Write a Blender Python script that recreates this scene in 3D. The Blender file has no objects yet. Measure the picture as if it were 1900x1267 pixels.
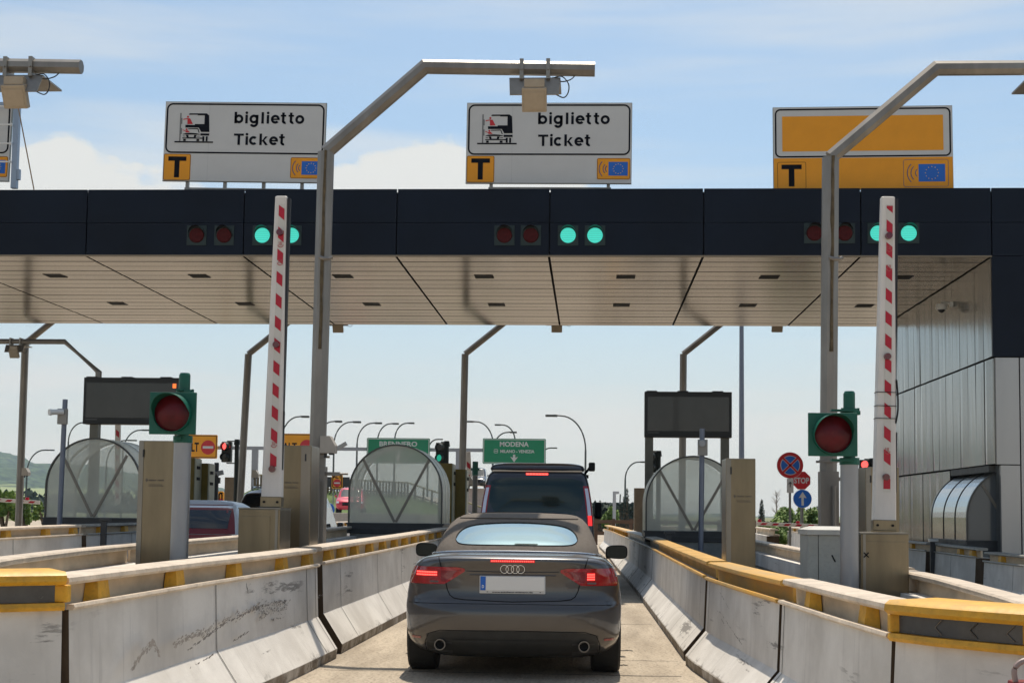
import bpy, bmesh, math, random
from math import sin, cos, pi, radians, sqrt, tan, atan2
from mathutils import Vector, Matrix
random.seed(7)
SC = bpy.context.scene
COL = SC.collection
# ------------------------------------------------------------------ camera
F = 2500.0; HC = 1.38
CAMROT = Matrix.Rotation(radians(3.33), 3, 'Z') @ Matrix.Rotation(radians(94.0), 3, 'X') @ Matrix.Rotation(0.012, 3, 'Z')
cd = bpy.data.cameras.new('camera'); cam = bpy.data.objects.new('camera', cd); COL.objects.link(cam)
cd.sensor_width = 36; cd.lens = F / 1900 * 36; cd.shift_y = 0.0758; cd.clip_start = .1; cd.clip_end = 20000
cam.matrix_world = Matrix.Translation((0, 0, HC)) @ CAMROT.to_4x4()
SC.camera = cam
# ------------------------------------------------------------------ world, sun, exposure
SUNV = Vector((.045, 1.0, tan(radians(64)) * 1.012)).normalized()
el = math.asin(SUNV.z); az = atan2(SUNV.x, SUNV.y)
w = bpy.data.worlds.new('World'); SC.world = w; w.use_nodes = True
nt = w.node_tree; nt.nodes.clear()
def N(t, **k):
    n = nt.nodes.new(t)
    for a, b in k.items(): setattr(n, a, b)
    return n
def LK(a, b): nt.links.new(a, b)
out = N('ShaderNodeOutputWorld'); bg = N('ShaderNodeBackground'); LK(bg.outputs[0], out.inputs[0])
sky = N('ShaderNodeTexSky', sky_type='NISHITA'); sky.sun_disc = False
sky.sun_elevation = el; sky.sun_rotation = az; sky.air_density = 1.0; sky.dust_density = 1.6; sky.ozone_density = 1.0
bg.inputs[1].default_value = 0.106
tc = N('ShaderNodeTexCoord')
def math_(op, a, b=None, c=None):
    n = N('ShaderNodeMath', operation=op)
    for i, v in enumerate((a, b, c)):
        if v is None: continue
        if isinstance(v, (int, float)): n.inputs[i].default_value = v
        else: LK(v, n.inputs[i])
    return n.outputs[0]
def pixdir(px, py):
    c = Vector(((px - 950) / F, -(py - 633.5) / F + .0758 * 1900 / F, -1)); return (CAMROT @ c).normalized()
def ramp(v, p0, p1, c0=0, c1=1):
    n = N('ShaderNodeMapRange', interpolation_type='SMOOTHSTEP'); LK(v, n.inputs[0])
    n.inputs[1].default_value = p0; n.inputs[2].default_value = p1; n.inputs[3].default_value = c0; n.inputs[4].default_value = c1
    return n.outputs[0]
sep = N('ShaderNodeSeparateXYZ'); LK(tc.outputs['Generated'], sep.inputs[0])
mp = N('ShaderNodeMapping'); LK(tc.outputs['Generated'], mp.inputs[0]); mp.inputs['Scale'].default_value = (1, 1, 2.2)
n1 = N('ShaderNodeTexNoise'); LK(mp.outputs[0], n1.inputs[0]); n1.inputs['Scale'].default_value = 16; n1.inputs['Detail'].default_value = 9; n1.inputs['Roughness'].default_value = .55
mp2 = N('ShaderNodeMapping'); LK(tc.outputs['Generated'], mp2.inputs[0]); mp2.inputs['Scale'].default_value = (.8, .8, 9)
n2 = N('ShaderNodeTexNoise'); LK(mp2.outputs[0], n2.inputs[0]); n2.inputs['Scale'].default_value = 3; n2.inputs['Detail'].default_value = 7; n2.inputs['Roughness'].default_value = .5
def blob(px, py, r):
    d = pixdir(px, py); v = N('ShaderNodeVectorMath', operation='SUBTRACT'); LK(tc.outputs['Generated'], v.inputs[0]); v.inputs[1].default_value = d
    s = N('ShaderNodeVectorMath', operation='MULTIPLY'); LK(v.outputs[0], s.inputs[0]); s.inputs[1].default_value = (1, 1, 1.25)
    l = N('ShaderNodeVectorMath', operation='LENGTH'); LK(s.outputs[0], l.inputs[0])
    return ramp(l.outputs['Value'], r * 1.25, r * .1)
bl = None
for px, py, r in ((800, 310, .055), (730, 345, .05), (640, 350, .035), (900, 330, .05), (110, 320, .05), (20, 340, .06), (220, 345, .045), (1000, 380, .06), (300, 380, .06)):
    b = blob(px, py, r); bl = b if bl is None else math_('MAXIMUM', bl, b)
cum = ramp(math_('ADD', math_('MULTIPLY', bl, .50), math_('MULTIPLY', n1.outputs[0], 1.05)), .73, .96)
wisp = math_('MULTIPLY', ramp(n2.outputs[0], .42, .72), .50)
low = math_('MULTIPLY', ramp(sep.outputs[2], .20, .02), .80)
mask = math_('MINIMUM', math_('ADD', math_('MAXIMUM', math_('MULTIPLY', cum, .88), wisp), low), .92)
mx = N('ShaderNodeMix', data_type='RGBA'); LK(mask, mx.inputs[0]); tint = N('ShaderNodeMix', data_type='RGBA', blend_type='MULTIPLY'); tint.inputs[0].default_value = 1; LK(sky.outputs[0], tint.inputs[6]); tint.inputs[7].default_value = (.90, 1.0, .985, 1); LK(tint.outputs[2], mx.inputs[6])
mx.inputs[7].default_value = (6.8, 6.5, 5.85, 1)
LK(mx.outputs[2], bg.inputs[0])
sd = bpy.data.lights.new('sun', 'SUN'); sd.energy = 4.1; sd.angle = radians(.53); sd.color = (1, .90, .76)
so = bpy.data.objects.new('sun', sd); COL.objects.link(so); so.rotation_euler = SUNV.to_track_quat('Z', 'Y').to_euler()
SC.view_settings.view_transform = 'Standard'; SC.view_settings.look = 'None'; SC.view_settings.gamma = 1; SC.view_settings.exposure = 0.30
SC.view_settings.use_curve_mapping = False
SC.cycles.max_bounces = 8; SC.cycles.diffuse_bounces = 4; SC.cycles.glossy_bounces = 4; SC.cycles.transparent_max_bounces = 16
try: SC.cycles.use_denoising = True
except Exception: pass

# ------------------------------------------------------------------ pixel <-> world
def P(px, py, Y):
    d = pixdir(px, py); return Vector((0, 0, HC)) + d * (Y / d.y)
def PX(px, Y, py=900): return P(px, py, Y).x
def PZ(px, py, Y): return P(px, py, Y).z
# ------------------------------------------------------------------ materials
_M = {}
def mat(name, col, rough=.6, metal=0., var=0., vscale=6., bump=0., bscale=40., emit=None, estr=0., coat=0., spec=.5, stretch=None, col2=None, alpha=None, trans=0., ior=1.45, speck=0.):
    if name in _M: return _M[name]
    m = bpy.data.materials.new(name); m.use_nodes = True; t = m.node_tree; b = t.nodes['Principled BSDF']
    b.inputs['Base Color'].default_value = (*col, 1); b.inputs['Roughness'].default_value = rough; b.inputs['Metallic'].default_value = metal
    b.inputs['Coat Weight'].default_value = coat; b.inputs['Coat Roughness'].default_value = .04; b.inputs['Specular IOR Level'].default_value = spec
    b.inputs['Transmission Weight'].default_value = trans; b.inputs['IOR'].default_value = ior
    if emit: b.inputs['Emission Color'].default_value = (*emit, 1); b.inputs['Emission Strength'].default_value = estr
    g = t.nodes.new('ShaderNodeTexCoord'); mpn = t.nodes.new('ShaderNodeMapping'); t.links.new(g.outputs['Object'], mpn.inputs[0])
    if stretch: mpn.inputs['Scale'].default_value = stretch
    if var > 0:
        n = t.nodes.new('ShaderNodeTexNoise'); t.links.new(mpn.outputs[0], n.inputs[0]); n.inputs['Scale'].default_value = vscale; n.inputs['Detail'].default_value = 6; n.inputs['Roughness'].default_value = .6
        r = t.nodes.new('ShaderNodeMapRange'); t.links.new(n.outputs[0], r.inputs[0]); r.inputs[1].default_value = .32; r.inputs[2].default_value = .68
        x = t.nodes.new('ShaderNodeMix'); x.data_type = 'RGBA'; t.links.new(r.outputs[0], x.inputs[0])
        c2 = col2 or tuple(c * (1 - var) for c in col); x.inputs[6].default_value = (*c2, 1); x.inputs[7].default_value = (*[min(1, c * (1 + var * .4)) for c in col], 1)
        t.links.new(x.outputs[2], b.inputs['Base Color'])
        r2 = t.nodes.new('ShaderNodeMapRange'); t.links.new(n.outputs[0], r2.inputs[0]); r2.inputs[3].default_value = min(1, rough * 1.25); r2.inputs[4].default_value = rough * .8; t.links.new(r2.outputs[0], b.inputs['Roughness'])
        if speck > 0:
            v = t.nodes.new('ShaderNodeTexNoise'); t.links.new(g.outputs['Object'], v.inputs[0]); v.inputs['Scale'].default_value = 34; v.inputs['Detail'].default_value = 3
            rr = t.nodes.new('ShaderNodeMapRange'); t.links.new(v.outputs[0], rr.inputs[0]); rr.inputs[1].default_value = .53; rr.inputs[2].default_value = .63; rr.inputs[3].default_value = 0; rr.inputs[4].default_value = speck
            y = t.nodes.new('ShaderNodeMix'); y.data_type = 'RGBA'; t.links.new(rr.outputs[0], y.inputs[0]); t.links.new(x.outputs[2], y.inputs[6]); y.inputs[7].default_value = (*[c * .35 for c in col], 1)
            t.links.new(y.outputs[2], b.inputs['Base Color'])
    if bump > 0:
        n = t.nodes.new('ShaderNodeTexNoise'); t.links.new(mpn.outputs[0], n.inputs[0]); n.inputs['Scale'].default_value = bscale; n.inputs['Detail'].default_value = 5
        u = t.nodes.new('ShaderNodeBump'); u.inputs['Strength'].default_value = bump; u.inputs['Distance'].default_value = .02; t.links.new(n.outputs[0], u.inputs['Height']); t.links.new(u.outputs[0], b.inputs['Normal'])
    if alpha is not None: b.inputs['Alpha'].default_value = alpha
    _M[name] = m; return m
def glassy(name, col, clear, rough=.05):
    """sheet of clear/frosted polycarbonate: partly see-through, partly milky"""
    if name in _M: return _M[name]
    m = bpy.data.materials.new(name); m.use_nodes = True; t = m.node_tree; t.nodes.clear()
    o = t.nodes.new('ShaderNodeOutputMaterial'); mixs = t.nodes.new('ShaderNodeMixShader'); tr = t.nodes.new('ShaderNodeBsdfTransparent'); pb = t.nodes.new('ShaderNodeBsdfPrincipled')
    tr.inputs[0].default_value = (.92, .95, .93, 1); pb.inputs['Base Color'].default_value = (*col, 1); pb.inputs['Roughness'].default_value = rough
    tl = t.nodes.new('ShaderNodeBsdfTranslucent'); tl.inputs[0].default_value = (*col, 1); m2 = t.nodes.new('ShaderNodeMixShader'); m2.inputs[0].default_value = .5
    t.links.new(pb.outputs[0], m2.inputs[1]); t.links.new(tl.outputs[0], m2.inputs[2])
    n = t.nodes.new('ShaderNodeTexNoise'); n.inputs['Scale'].default_value = 1.7; n.inputs['Detail'].default_value = 5; r = t.nodes.new('ShaderNodeMapRange'); t.links.new(n.outputs[0], r.inputs[0])
    r.inputs[1].default_value = .3; r.inputs[2].default_value = .7; r.inputs[3].default_value = 1 - clear - .08; r.inputs[4].default_value = 1 - clear + .1
    t.links.new(r.outputs[0], mixs.inputs[0]); t.links.new(tr.outputs[0], mixs.inputs[1]); t.links.new(m2.outputs[0], mixs.inputs[2]); t.links.new(mixs.outputs[0], o.inputs[0])
    _M[name] = m; return m
WHITE = mat('white_paint', (.72, .72, .70), .45, var=.12, vscale=3)
SIGNW = mat('sign_white', (.54, .54, .53), .4, var=.05, vscale=2)
BLACK = mat('sign_black', (.006, .007, .012), .7, spec=.12)
ORANGE = mat('sign_orange', (.78, .31, .002), .4, var=.06, vscale=3)
SBLUE = mat('sign_blue', (.01, .12, .50), .4)
SRED = mat('sign_red', (.50, .015, .02), .4)
SGREEN = mat('sign_green', (.0, .20, .09), .4, var=.08)
STEELPOLE = mat('galvanised_steel', (.27, .25, .225), .45, .6, var=.32, vscale=2.5, stretch=(1, 1, .3))
DIRTYPOLE = mat('weld_stain', (.13, .095, .05), .7, .2, var=.4, vscale=9)
BRUSHED = mat('brushed_steel', (.225, .185, .125), .30, .85, var=.3, vscale=3, stretch=(1, 1, .2), bump=.35, bscale=1.3)
BRUSHED2 = mat('brushed_steel_side', (.24, .225, .20), .33, .85, var=.12, vscale=4, stretch=(1, 1, .2))
DKGREY = mat('dark_grey_metal', (.045, .047, .05), .5, .3, var=.15)
NAVY = mat('navy_panel', (.0035, .0075, .018), .4, .0, var=.35, vscale=.5, spec=.22, bump=.04, bscale=1.5)
SEAM = mat('dark_seam', (.008, .008, .009), .9)
CGREEN = mat('signal_green_paint', (.0, .10, .065), .42, var=.15, vscale=5)
YEL = mat('yellow_plastic', (.66, .34, .02), .5, var=.35, vscale=7, col2=(.50, .27, .03), bump=.08, speck=.18)
YEL2 = mat('worn_yellow_rail', (.58, .30, .035), .5, var=.45, vscale=4, col2=(.40, .27, .11), stretch=(1, .3, 1))
OLIVE = mat('olive_cabinet', (.20, .135, .018), .5, var=.12)
RAILW = mat('weathered_white_rail', (.62, .52, .41), .5, var=.25, vscale=5, bump=.06, speck=.2)
RAILT = mat('tan_rail_web', (.72, .56, .38), .55, var=.3, vscale=4, stretch=(1, .4, 1))
def glow(name, col, s):
    return mat(name, col, .4, emit=col, estr=s)
def concrete():
    m = bpy.data.materials.new('barrier_concrete'); m.use_nodes = True; t = m.node_tree; b = t.nodes['Principled BSDF']; b.inputs['Roughness'].default_value = .82
    g = t.nodes.new('ShaderNodeNewGeometry'); s = t.nodes.new('ShaderNodeSeparateXYZ'); t.links.new(g.outputs['Position'], s.inputs[0])
    def nz(sc, det=6, st=None, rough=.6):
        n = t.nodes.new('ShaderNodeTexNoise'); n.inputs['Scale'].default_value = sc; n.inputs['Detail'].default_value = det; n.inputs['Roughness'].default_value = rough
        if st:
            q = t.nodes.new('ShaderNodeMapping'); q.inputs['Scale'].default_value = st; t.links.new(g.outputs['Position'], q.inputs[0]); t.links.new(q.outputs[0], n.inputs[0])
        else: t.links.new(g.outputs['Position'], n.inputs[0])
        return n.outputs[0]
    def mr(v, a, b_, c=0, d=1):
        r = t.nodes.new('ShaderNodeMapRange'); r.interpolation_type = 'SMOOTHSTEP'; t.links.new(v, r.inputs[0]); r.inputs[1].default_value = a; r.inputs[2].default_value = b_; r.inputs[3].default_value = c; r.inputs[4].default_value = d; return r.outputs[0]
    def mul(a, b_):
        n = t.nodes.new('ShaderNodeMath'); n.operation = 'MULTIPLY'; t.links.new(a, n.inputs[0])
        if isinstance(b_, float): n.inputs[1].default_value = b_
        else: t.links.new(b_, n.inputs[1])
        return n.outputs[0]
    def mixc(f, a, b_):
        x = t.nodes.new('ShaderNodeMix'); x.data_type = 'RGBA'; t.links.new(f, x.inputs[0])
        for i, c in ((6, a), (7, b_)):
            if isinstance(c, tuple): x.inputs[i].default_value = (*c, 1)
            else: t.links.new(c, x.inputs[i])
        return x.outputs[2]
    base = mixc(mr(nz(1.6), .3, .7), (.56, .53, .485), (.74, .71, .66))
    # water streaks running down the upright face
    base = mixc(mul(mr(nz(3.0, 4, (1, 5, .35)), .55, .75), .35), base, (.36, .34, .32))
    # rubber scuffs left by tyres: patchy, dark, mostly along the kick
    rub = mul(mr(nz(2.2, 8, (1, 1.3, 2.5), .7), .50, .62), mr(s.outputs[2], .17, .06))
    base = mixc(rub, base, (.10, .09, .08))
    kick = mul(mr(nz(4.0, 5, None), .30, .62, .35, 1), mr(s.outputs[2], .10, .085))
    base = mixc(kick, base, (.19, .155, .115))
    # long scrapes at bumper height
    sc = mul(mr(nz(1.1, 9, (1, .55, 5.5), .72), .575, .615), mr(nz(.55, 2), .52, .60))
    base = mixc(mul(sc, .7), base, (.12, .11, .10))
    t.links.new(base, b.inputs['Base Color'])
    u = t.nodes.new('ShaderNodeBump'); u.inputs['Strength'].default_value = .25; u.inputs['Distance'].default_value = .01; t.links.new(nz(30, 6), u.inputs['Height']); t.links.new(u.outputs[0], b.inputs['Normal'])
    return m
CONC = concrete()
# ------------------------------------------------------------------ objects
def tag(o, label=None, cat=None, group=None, kind=None):
    if label: o['label'] = label
    if cat: o['category'] = cat
    if group: o['group'] = group
    if kind: o['kind'] = kind
    return o
def thing(name, label, cat, loc=(0, 0, 0), rz=0, group=None, rot=None):
    o = bpy.data.objects.new(name, None); COL.objects.link(o); o.empty_display_size = .3
    o.location = loc; o.rotation_euler = rot or (0, 0, rz); return tag(o, label, cat, group)
class MB:
    def __init__(s): s.v = []; s.f = []; s.m = []; s.mi = 0; s.M = None
    def add(s, vs, fs):
        n = len(s.v)
        for p in vs:
            p = Vector(p); s.v.append(s.M @ p if s.M else p)
        for f in fs: s.f.append([n + i for i in f]); s.m.append(s.mi)
    def box(s, a, b, bev=0):
        x0, y0, z0 = a; x1, y1, z1 = b
        x0, x1 = min(x0, x1), max(x0, x1); y0, y1 = min(y0, y1), max(y0, y1); z0, z1 = min(z0, z1), max(z0, z1)
        if bev <= 0:
            s.add([(x0, y0, z0), (x1, y0, z0), (x1, y1, z0), (x0, y1, z0), (x0, y0, z1), (x1, y0, z1), (x1, y1, z1), (x0, y1, z1)],
                  [(0, 3, 2, 1), (4, 5, 6, 7), (0, 1, 5, 4), (1, 2, 6, 5), (2, 3, 7, 6), (3, 0, 4, 7)]); return
        bm = bmesh.new(); bmesh.ops.create_cube(bm, size=1)
        for v in bm.verts: v.co = Vector(((x0 + x1) / 2 + v.co.x * (x1 - x0), (y0 + y1) / 2 + v.co.y * (y1 - y0), (z0 + z1) / 2 + v.co.z * (z1 - z0)))
        bmesh.ops.bevel(bm, geom=list(bm.edges), offset=bev, segments=2, affect='EDGES', profile=.6)
        bm.verts.index_update(); s.add([v.co.copy() for v in bm.verts], [[v.index for v in f.verts] for f in bm.faces]); bm.free()
    def cyl(s, a, b, r0, r1=None, n=16, cap=True, rot=0):
        a, b = Vector(a), Vector(b); r1 = r0 if r1 is None else r1; d = (b - a).normalized()
        u = d.cross(Vector((0, 0, 1)) if abs(d.z) < .95 else Vector((0, 1, 0))).normalized(); v = d.cross(u)
        vs = []
        for c, r in ((a, r0), (b, r1)):
            for i in range(n): t = 2 * pi * i / n + rot; vs.append(c + u * (r * cos(t)) + v * (r * sin(t)))
        fs = [(i, (i + 1) % n, n + (i + 1) % n, n + i) for i in range(n)]
        if cap: fs += [tuple(range(n - 1, -1, -1)), tuple(range(n, 2 * n))]
        s.add(vs, fs)
    def tube(s, pts, r, n=8, up=None):
        pts = [Vector(p) for p in pts]; rs = r if isinstance(r, (list, tuple)) else [r] * len(pts); vs = []
        for i, p in enumerate(pts):
            d = (pts[min(i + 1, len(pts) - 1)] - pts[max(i - 1, 0)]).normalized()
            ref = Vector(up) if up else (Vector((0, 0, 1)) if abs(d.z) < .9 else Vector((0, 1, 0)))
            u = d.cross(ref).normalized(); w_ = u.cross(d)
            for k in range(n): t = 2 * pi * k / n; vs.append(p + u * rs[i] * cos(t) + w_ * rs[i] * sin(t))
        fs = []
        for i in range(len(pts) - 1):
            for k in range(n): fs.append((i * n + k, i * n + (k + 1) % n, (i + 1) * n + (k + 1) % n, (i + 1) * n + k))
        fs += [tuple(range(n - 1, -1, -1)), tuple(range((len(pts) - 1) * n, len(pts) * n))]
        s.add(vs, fs)
    def prism(s, poly, y0, y1):
        """poly of (x,z) extruded along y"""
        n = len(poly); a = sum(poly[i][0] * poly[(i + 1) % n][1] - poly[(i + 1) % n][0] * poly[i][1] for i in range(n))
        if a < 0: poly = poly[::-1]
        s.add([(x, y0, z) for x, z in poly] + [(x, y1, z) for x, z in poly],
              [tuple(range(n)), tuple(range(2 * n - 1, n - 1, -1))] + [((i + 1) % n, i, n + i, n + (i + 1) % n) for i in range(n)])
    def sweep(s, path, prof, closed=True, caps=True, capmi=None):
        """path: list of (x,y,dz, sx) plan points; prof: (off,z), off to the path's right side times sx"""
        k = len(prof); vs = []
        for i, p in enumerate(path):
            a = path[max(i - 1, 0)]; b = path[min(i + 1, len(path) - 1)]; d = Vector((b[0] - a[0], b[1] - a[1])).normalized(); nrm = Vector((d.y, -d.x))
            for o, z in prof: vs.append((p[0] + nrm.x * o, p[1] + nrm.y * o, z + (p[2] if len(p) > 2 else 0) * (1 if z > .5 else z / .5)))
        fs = []
        for i in range(len(path) - 1):
            for j in range(k if closed else k - 1): fs.append((i * k + j, i * k + (j + 1) % k, (i + 1) * k + (j + 1) % k, (i + 1) * k + j))
        if caps: fs += [tuple(range(k)), tuple(range(len(path) * k - 1, (len(path) - 1) * k - 1, -1))]
        n0 = len(s.f); s.add(vs, fs)
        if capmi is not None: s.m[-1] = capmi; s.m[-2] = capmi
    def ringrect(s, x0, x1, z0, z1, r, t, y0, y1):
        def rr(x0, x1, z0, z1, r):
            o = []
            for cx, cz, a0 in ((x1 - r, z0 + r, -pi / 2), (x1 - r, z1 - r, 0), (x0 + r, z1 - r, pi / 2), (x0 + r, z0 + r, pi)):
                for i in range(7): a = a0 + pi / 2 * i / 6; o.append((cx + r * cos(a), cz + r * sin(a)))
            return o
        A = rr(x0, x1, z0, z1, r); B = rr(x0 + t, x1 - t, z0 + t, z1 - t, max(r - t, .001)); n = len(A)
        s.add([(x, y0, z) for x, z in A] + [(x, y0, z) for x, z in B] + [(x, y1, z) for x, z in A] + [(x, y1, z) for x, z in B],
              [(i, (i + 1) % n, n + (i + 1) % n, n + i) for i in range(n)] + [(n + i, n + (i + 1) % n, 3 * n + (i + 1) % n, 3 * n + i) for i in range(n)] + [((i + 1) % n, i, 2 * n + i, 2 * n + (i + 1) % n) for i in range(n)])
    def rrect(s, x0, x1, z0, z1, r, y0, y1):
        o = []
        for cx, cz, a0 in ((x1 - r, z0 + r, -pi / 2), (x1 - r, z1 - r, 0), (x0 + r, z1 - r, pi / 2), (x0 + r, z0 + r, pi)):
            for i in range(6): a = a0 + pi / 2 * i / 5; o.append((cx + r * cos(a), cz + r * sin(a)))
        s.prism(o, y0, y1)
    def disc(s, cx, cz, r, y0, y1, n=28, sx=1):
        s.prism([(cx + sx * r * cos(2 * pi * i / n), cz + r * sin(2 * pi * i / n)) for i in range(n)], y0, y1)
    def arc(s, cx, cz, r, a0, a1, t, y0, y1, n=10):
        o = [(cx + (r + t / 2) * cos(a0 + (a1 - a0) * i / n), cz + (r + t / 2) * sin(a0 + (a1 - a0) * i / n)) for i in range(n + 1)]
        i_ = [(cx + (r - t / 2) * cos(a0 + (a1 - a0) * i / n), cz + (r - t / 2) * sin(a0 + (a1 - a0) * i / n)) for i in range(n, -1, -1)]
        s.prism(o + i_, y0, y1)
    def text(s, txt, x0, x1, z0, z1, y, depth=.006, bold=.02, upper=True):
        """fit flat lettering into the box; z0 baseline, z1 cap height"""
        cu = bpy.data.curves.new('t', 'FONT'); cu.body = txt; cu.size = 1; cu.offset = bold; cu.resolution_u = 3
        o = bpy.data.objects.new('t', cu); COL.objects.link(o); bpy.context.view_layer.update()
        me = o.to_mesh(); vs = [v.co.copy() for v in me.vertices]; fs = [tuple(p.vertices) for p in me.polygons]; o.to_mesh_clear()
        bpy.data.objects.remove(o); bpy.data.curves.remove(cu)
        if not vs: return
        a = min(v.x for v in vs); b = max(v.x for v in vs); cap = .70 + bold
        s.add([(x0 + (v.x - a) / (b - a) * (x1 - x0), y, z0 + v.y / cap * (z1 - z0)) for v in vs], fs)
    def build(s, name, mats, parent=None, smooth=False, loc=None, local=False, weld=False):
        if not isinstance(mats, (list, tuple)): mats = [mats]
        me = bpy.data.meshes.new(name); org = Vector((0, 0, 0))
        if loc is not None: org = Vector(loc)
        me.from_pydata([v - org for v in s.v], [], s.f)
        for m in mats: me.materials.append(m)
        for p, i in zip(me.polygons, s.m): p.material_index = min(i, len(mats) - 1)
        if weld:
            bm = bmesh.new(); bm.from_mesh(me); bmesh.ops.remove_doubles(bm, verts=bm.verts, dist=.0004); bmesh.ops.recalc_face_normals(bm, faces=bm.faces); bm.to_mesh(me); bm.free()
        if smooth:
            for p in me.polygons: p.use_smooth = True
            me.set_sharp_from_angle(angle=radians(smooth if smooth is not True else 40))
        me.update(); o = bpy.data.objects.new(name, me); COL.objects.link(o)
        if loc is not None: o.location = org
        if parent: o.parent = parent
        return o
def kids(o): return [c for c in bpy.data.objects if c.parent is o]
def copy_tree(o, parent=None, loc=None, label=None, group=None):
    c = o.copy(); COL.objects.link(c)
    if parent: c.parent = parent
    if loc is not None: c.location = loc
    if label: c['label'] = label
    if group: c['group'] = group
    for k in kids(o): copy_tree(k, c)
    return c
HAZE = True
# ================================================================== GROUND
def groundmat(name, c1, c2, sp, scale=2.0):
    m = mat(name, c1, .9, var=.3, vscale=scale, col2=c2, bump=.5, bscale=45, speck=sp, stretch=(1, .16, 1)); return m
GROUND = groundmat('road_concrete', (.44, .372, .285), (.29, .24, .18), .7, 2.6)
g = MB(); g.add([(-3000, -60, 0), (3000, -60, 0), (3000, 6000, 0), (-3000, 6000, 0)], [(0, 1, 2, 3)])
tag(g.build('ground', mat('dry_grass_ground', (.16, .17, .07), .95, var=.4, vscale=.05)), kind='structure')
g = MB(); g.add([(-60, -50, .004), (60, -50, .004), (60, 150, .004), (-60, 150, .004)], [(0, 1, 2, 3)])
tag(g.build('road', GROUND), kind='structure')
JT = mat('tar_joint', (.05, .045, .04), .8, var=.3)
STN = mat('road_patch', (.30, .25, .19), .9, var=.5, vscale=9, speck=.6, bump=.3)
g = MB()
for x0, x1, y, t in ((-2.3, .80, 11.75, .012), (-.0, .45, 13.88, .035), (.1, .85, 12.95, .01), (-2.3, .8, 17.2, .015), (.2, .36, 12.55, .03)):
    k = 9; pts = [(x0 + (x1 - x0) * i / k, y + random.uniform(-.03, .03)) for i in range(k + 1)]
    for a, b in zip(pts, pts[1:]):
        tt = t * random.uniform(.5, 1.2); g.add([(a[0], a[1] - tt, .008), (b[0], b[1] - tt, .008), (b[0], b[1] + tt, .008), (a[0], a[1] + tt, .008)], [(0, 1, 2, 3)])
tag(g.build('road_joints', JT), kind='structure')
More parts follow.
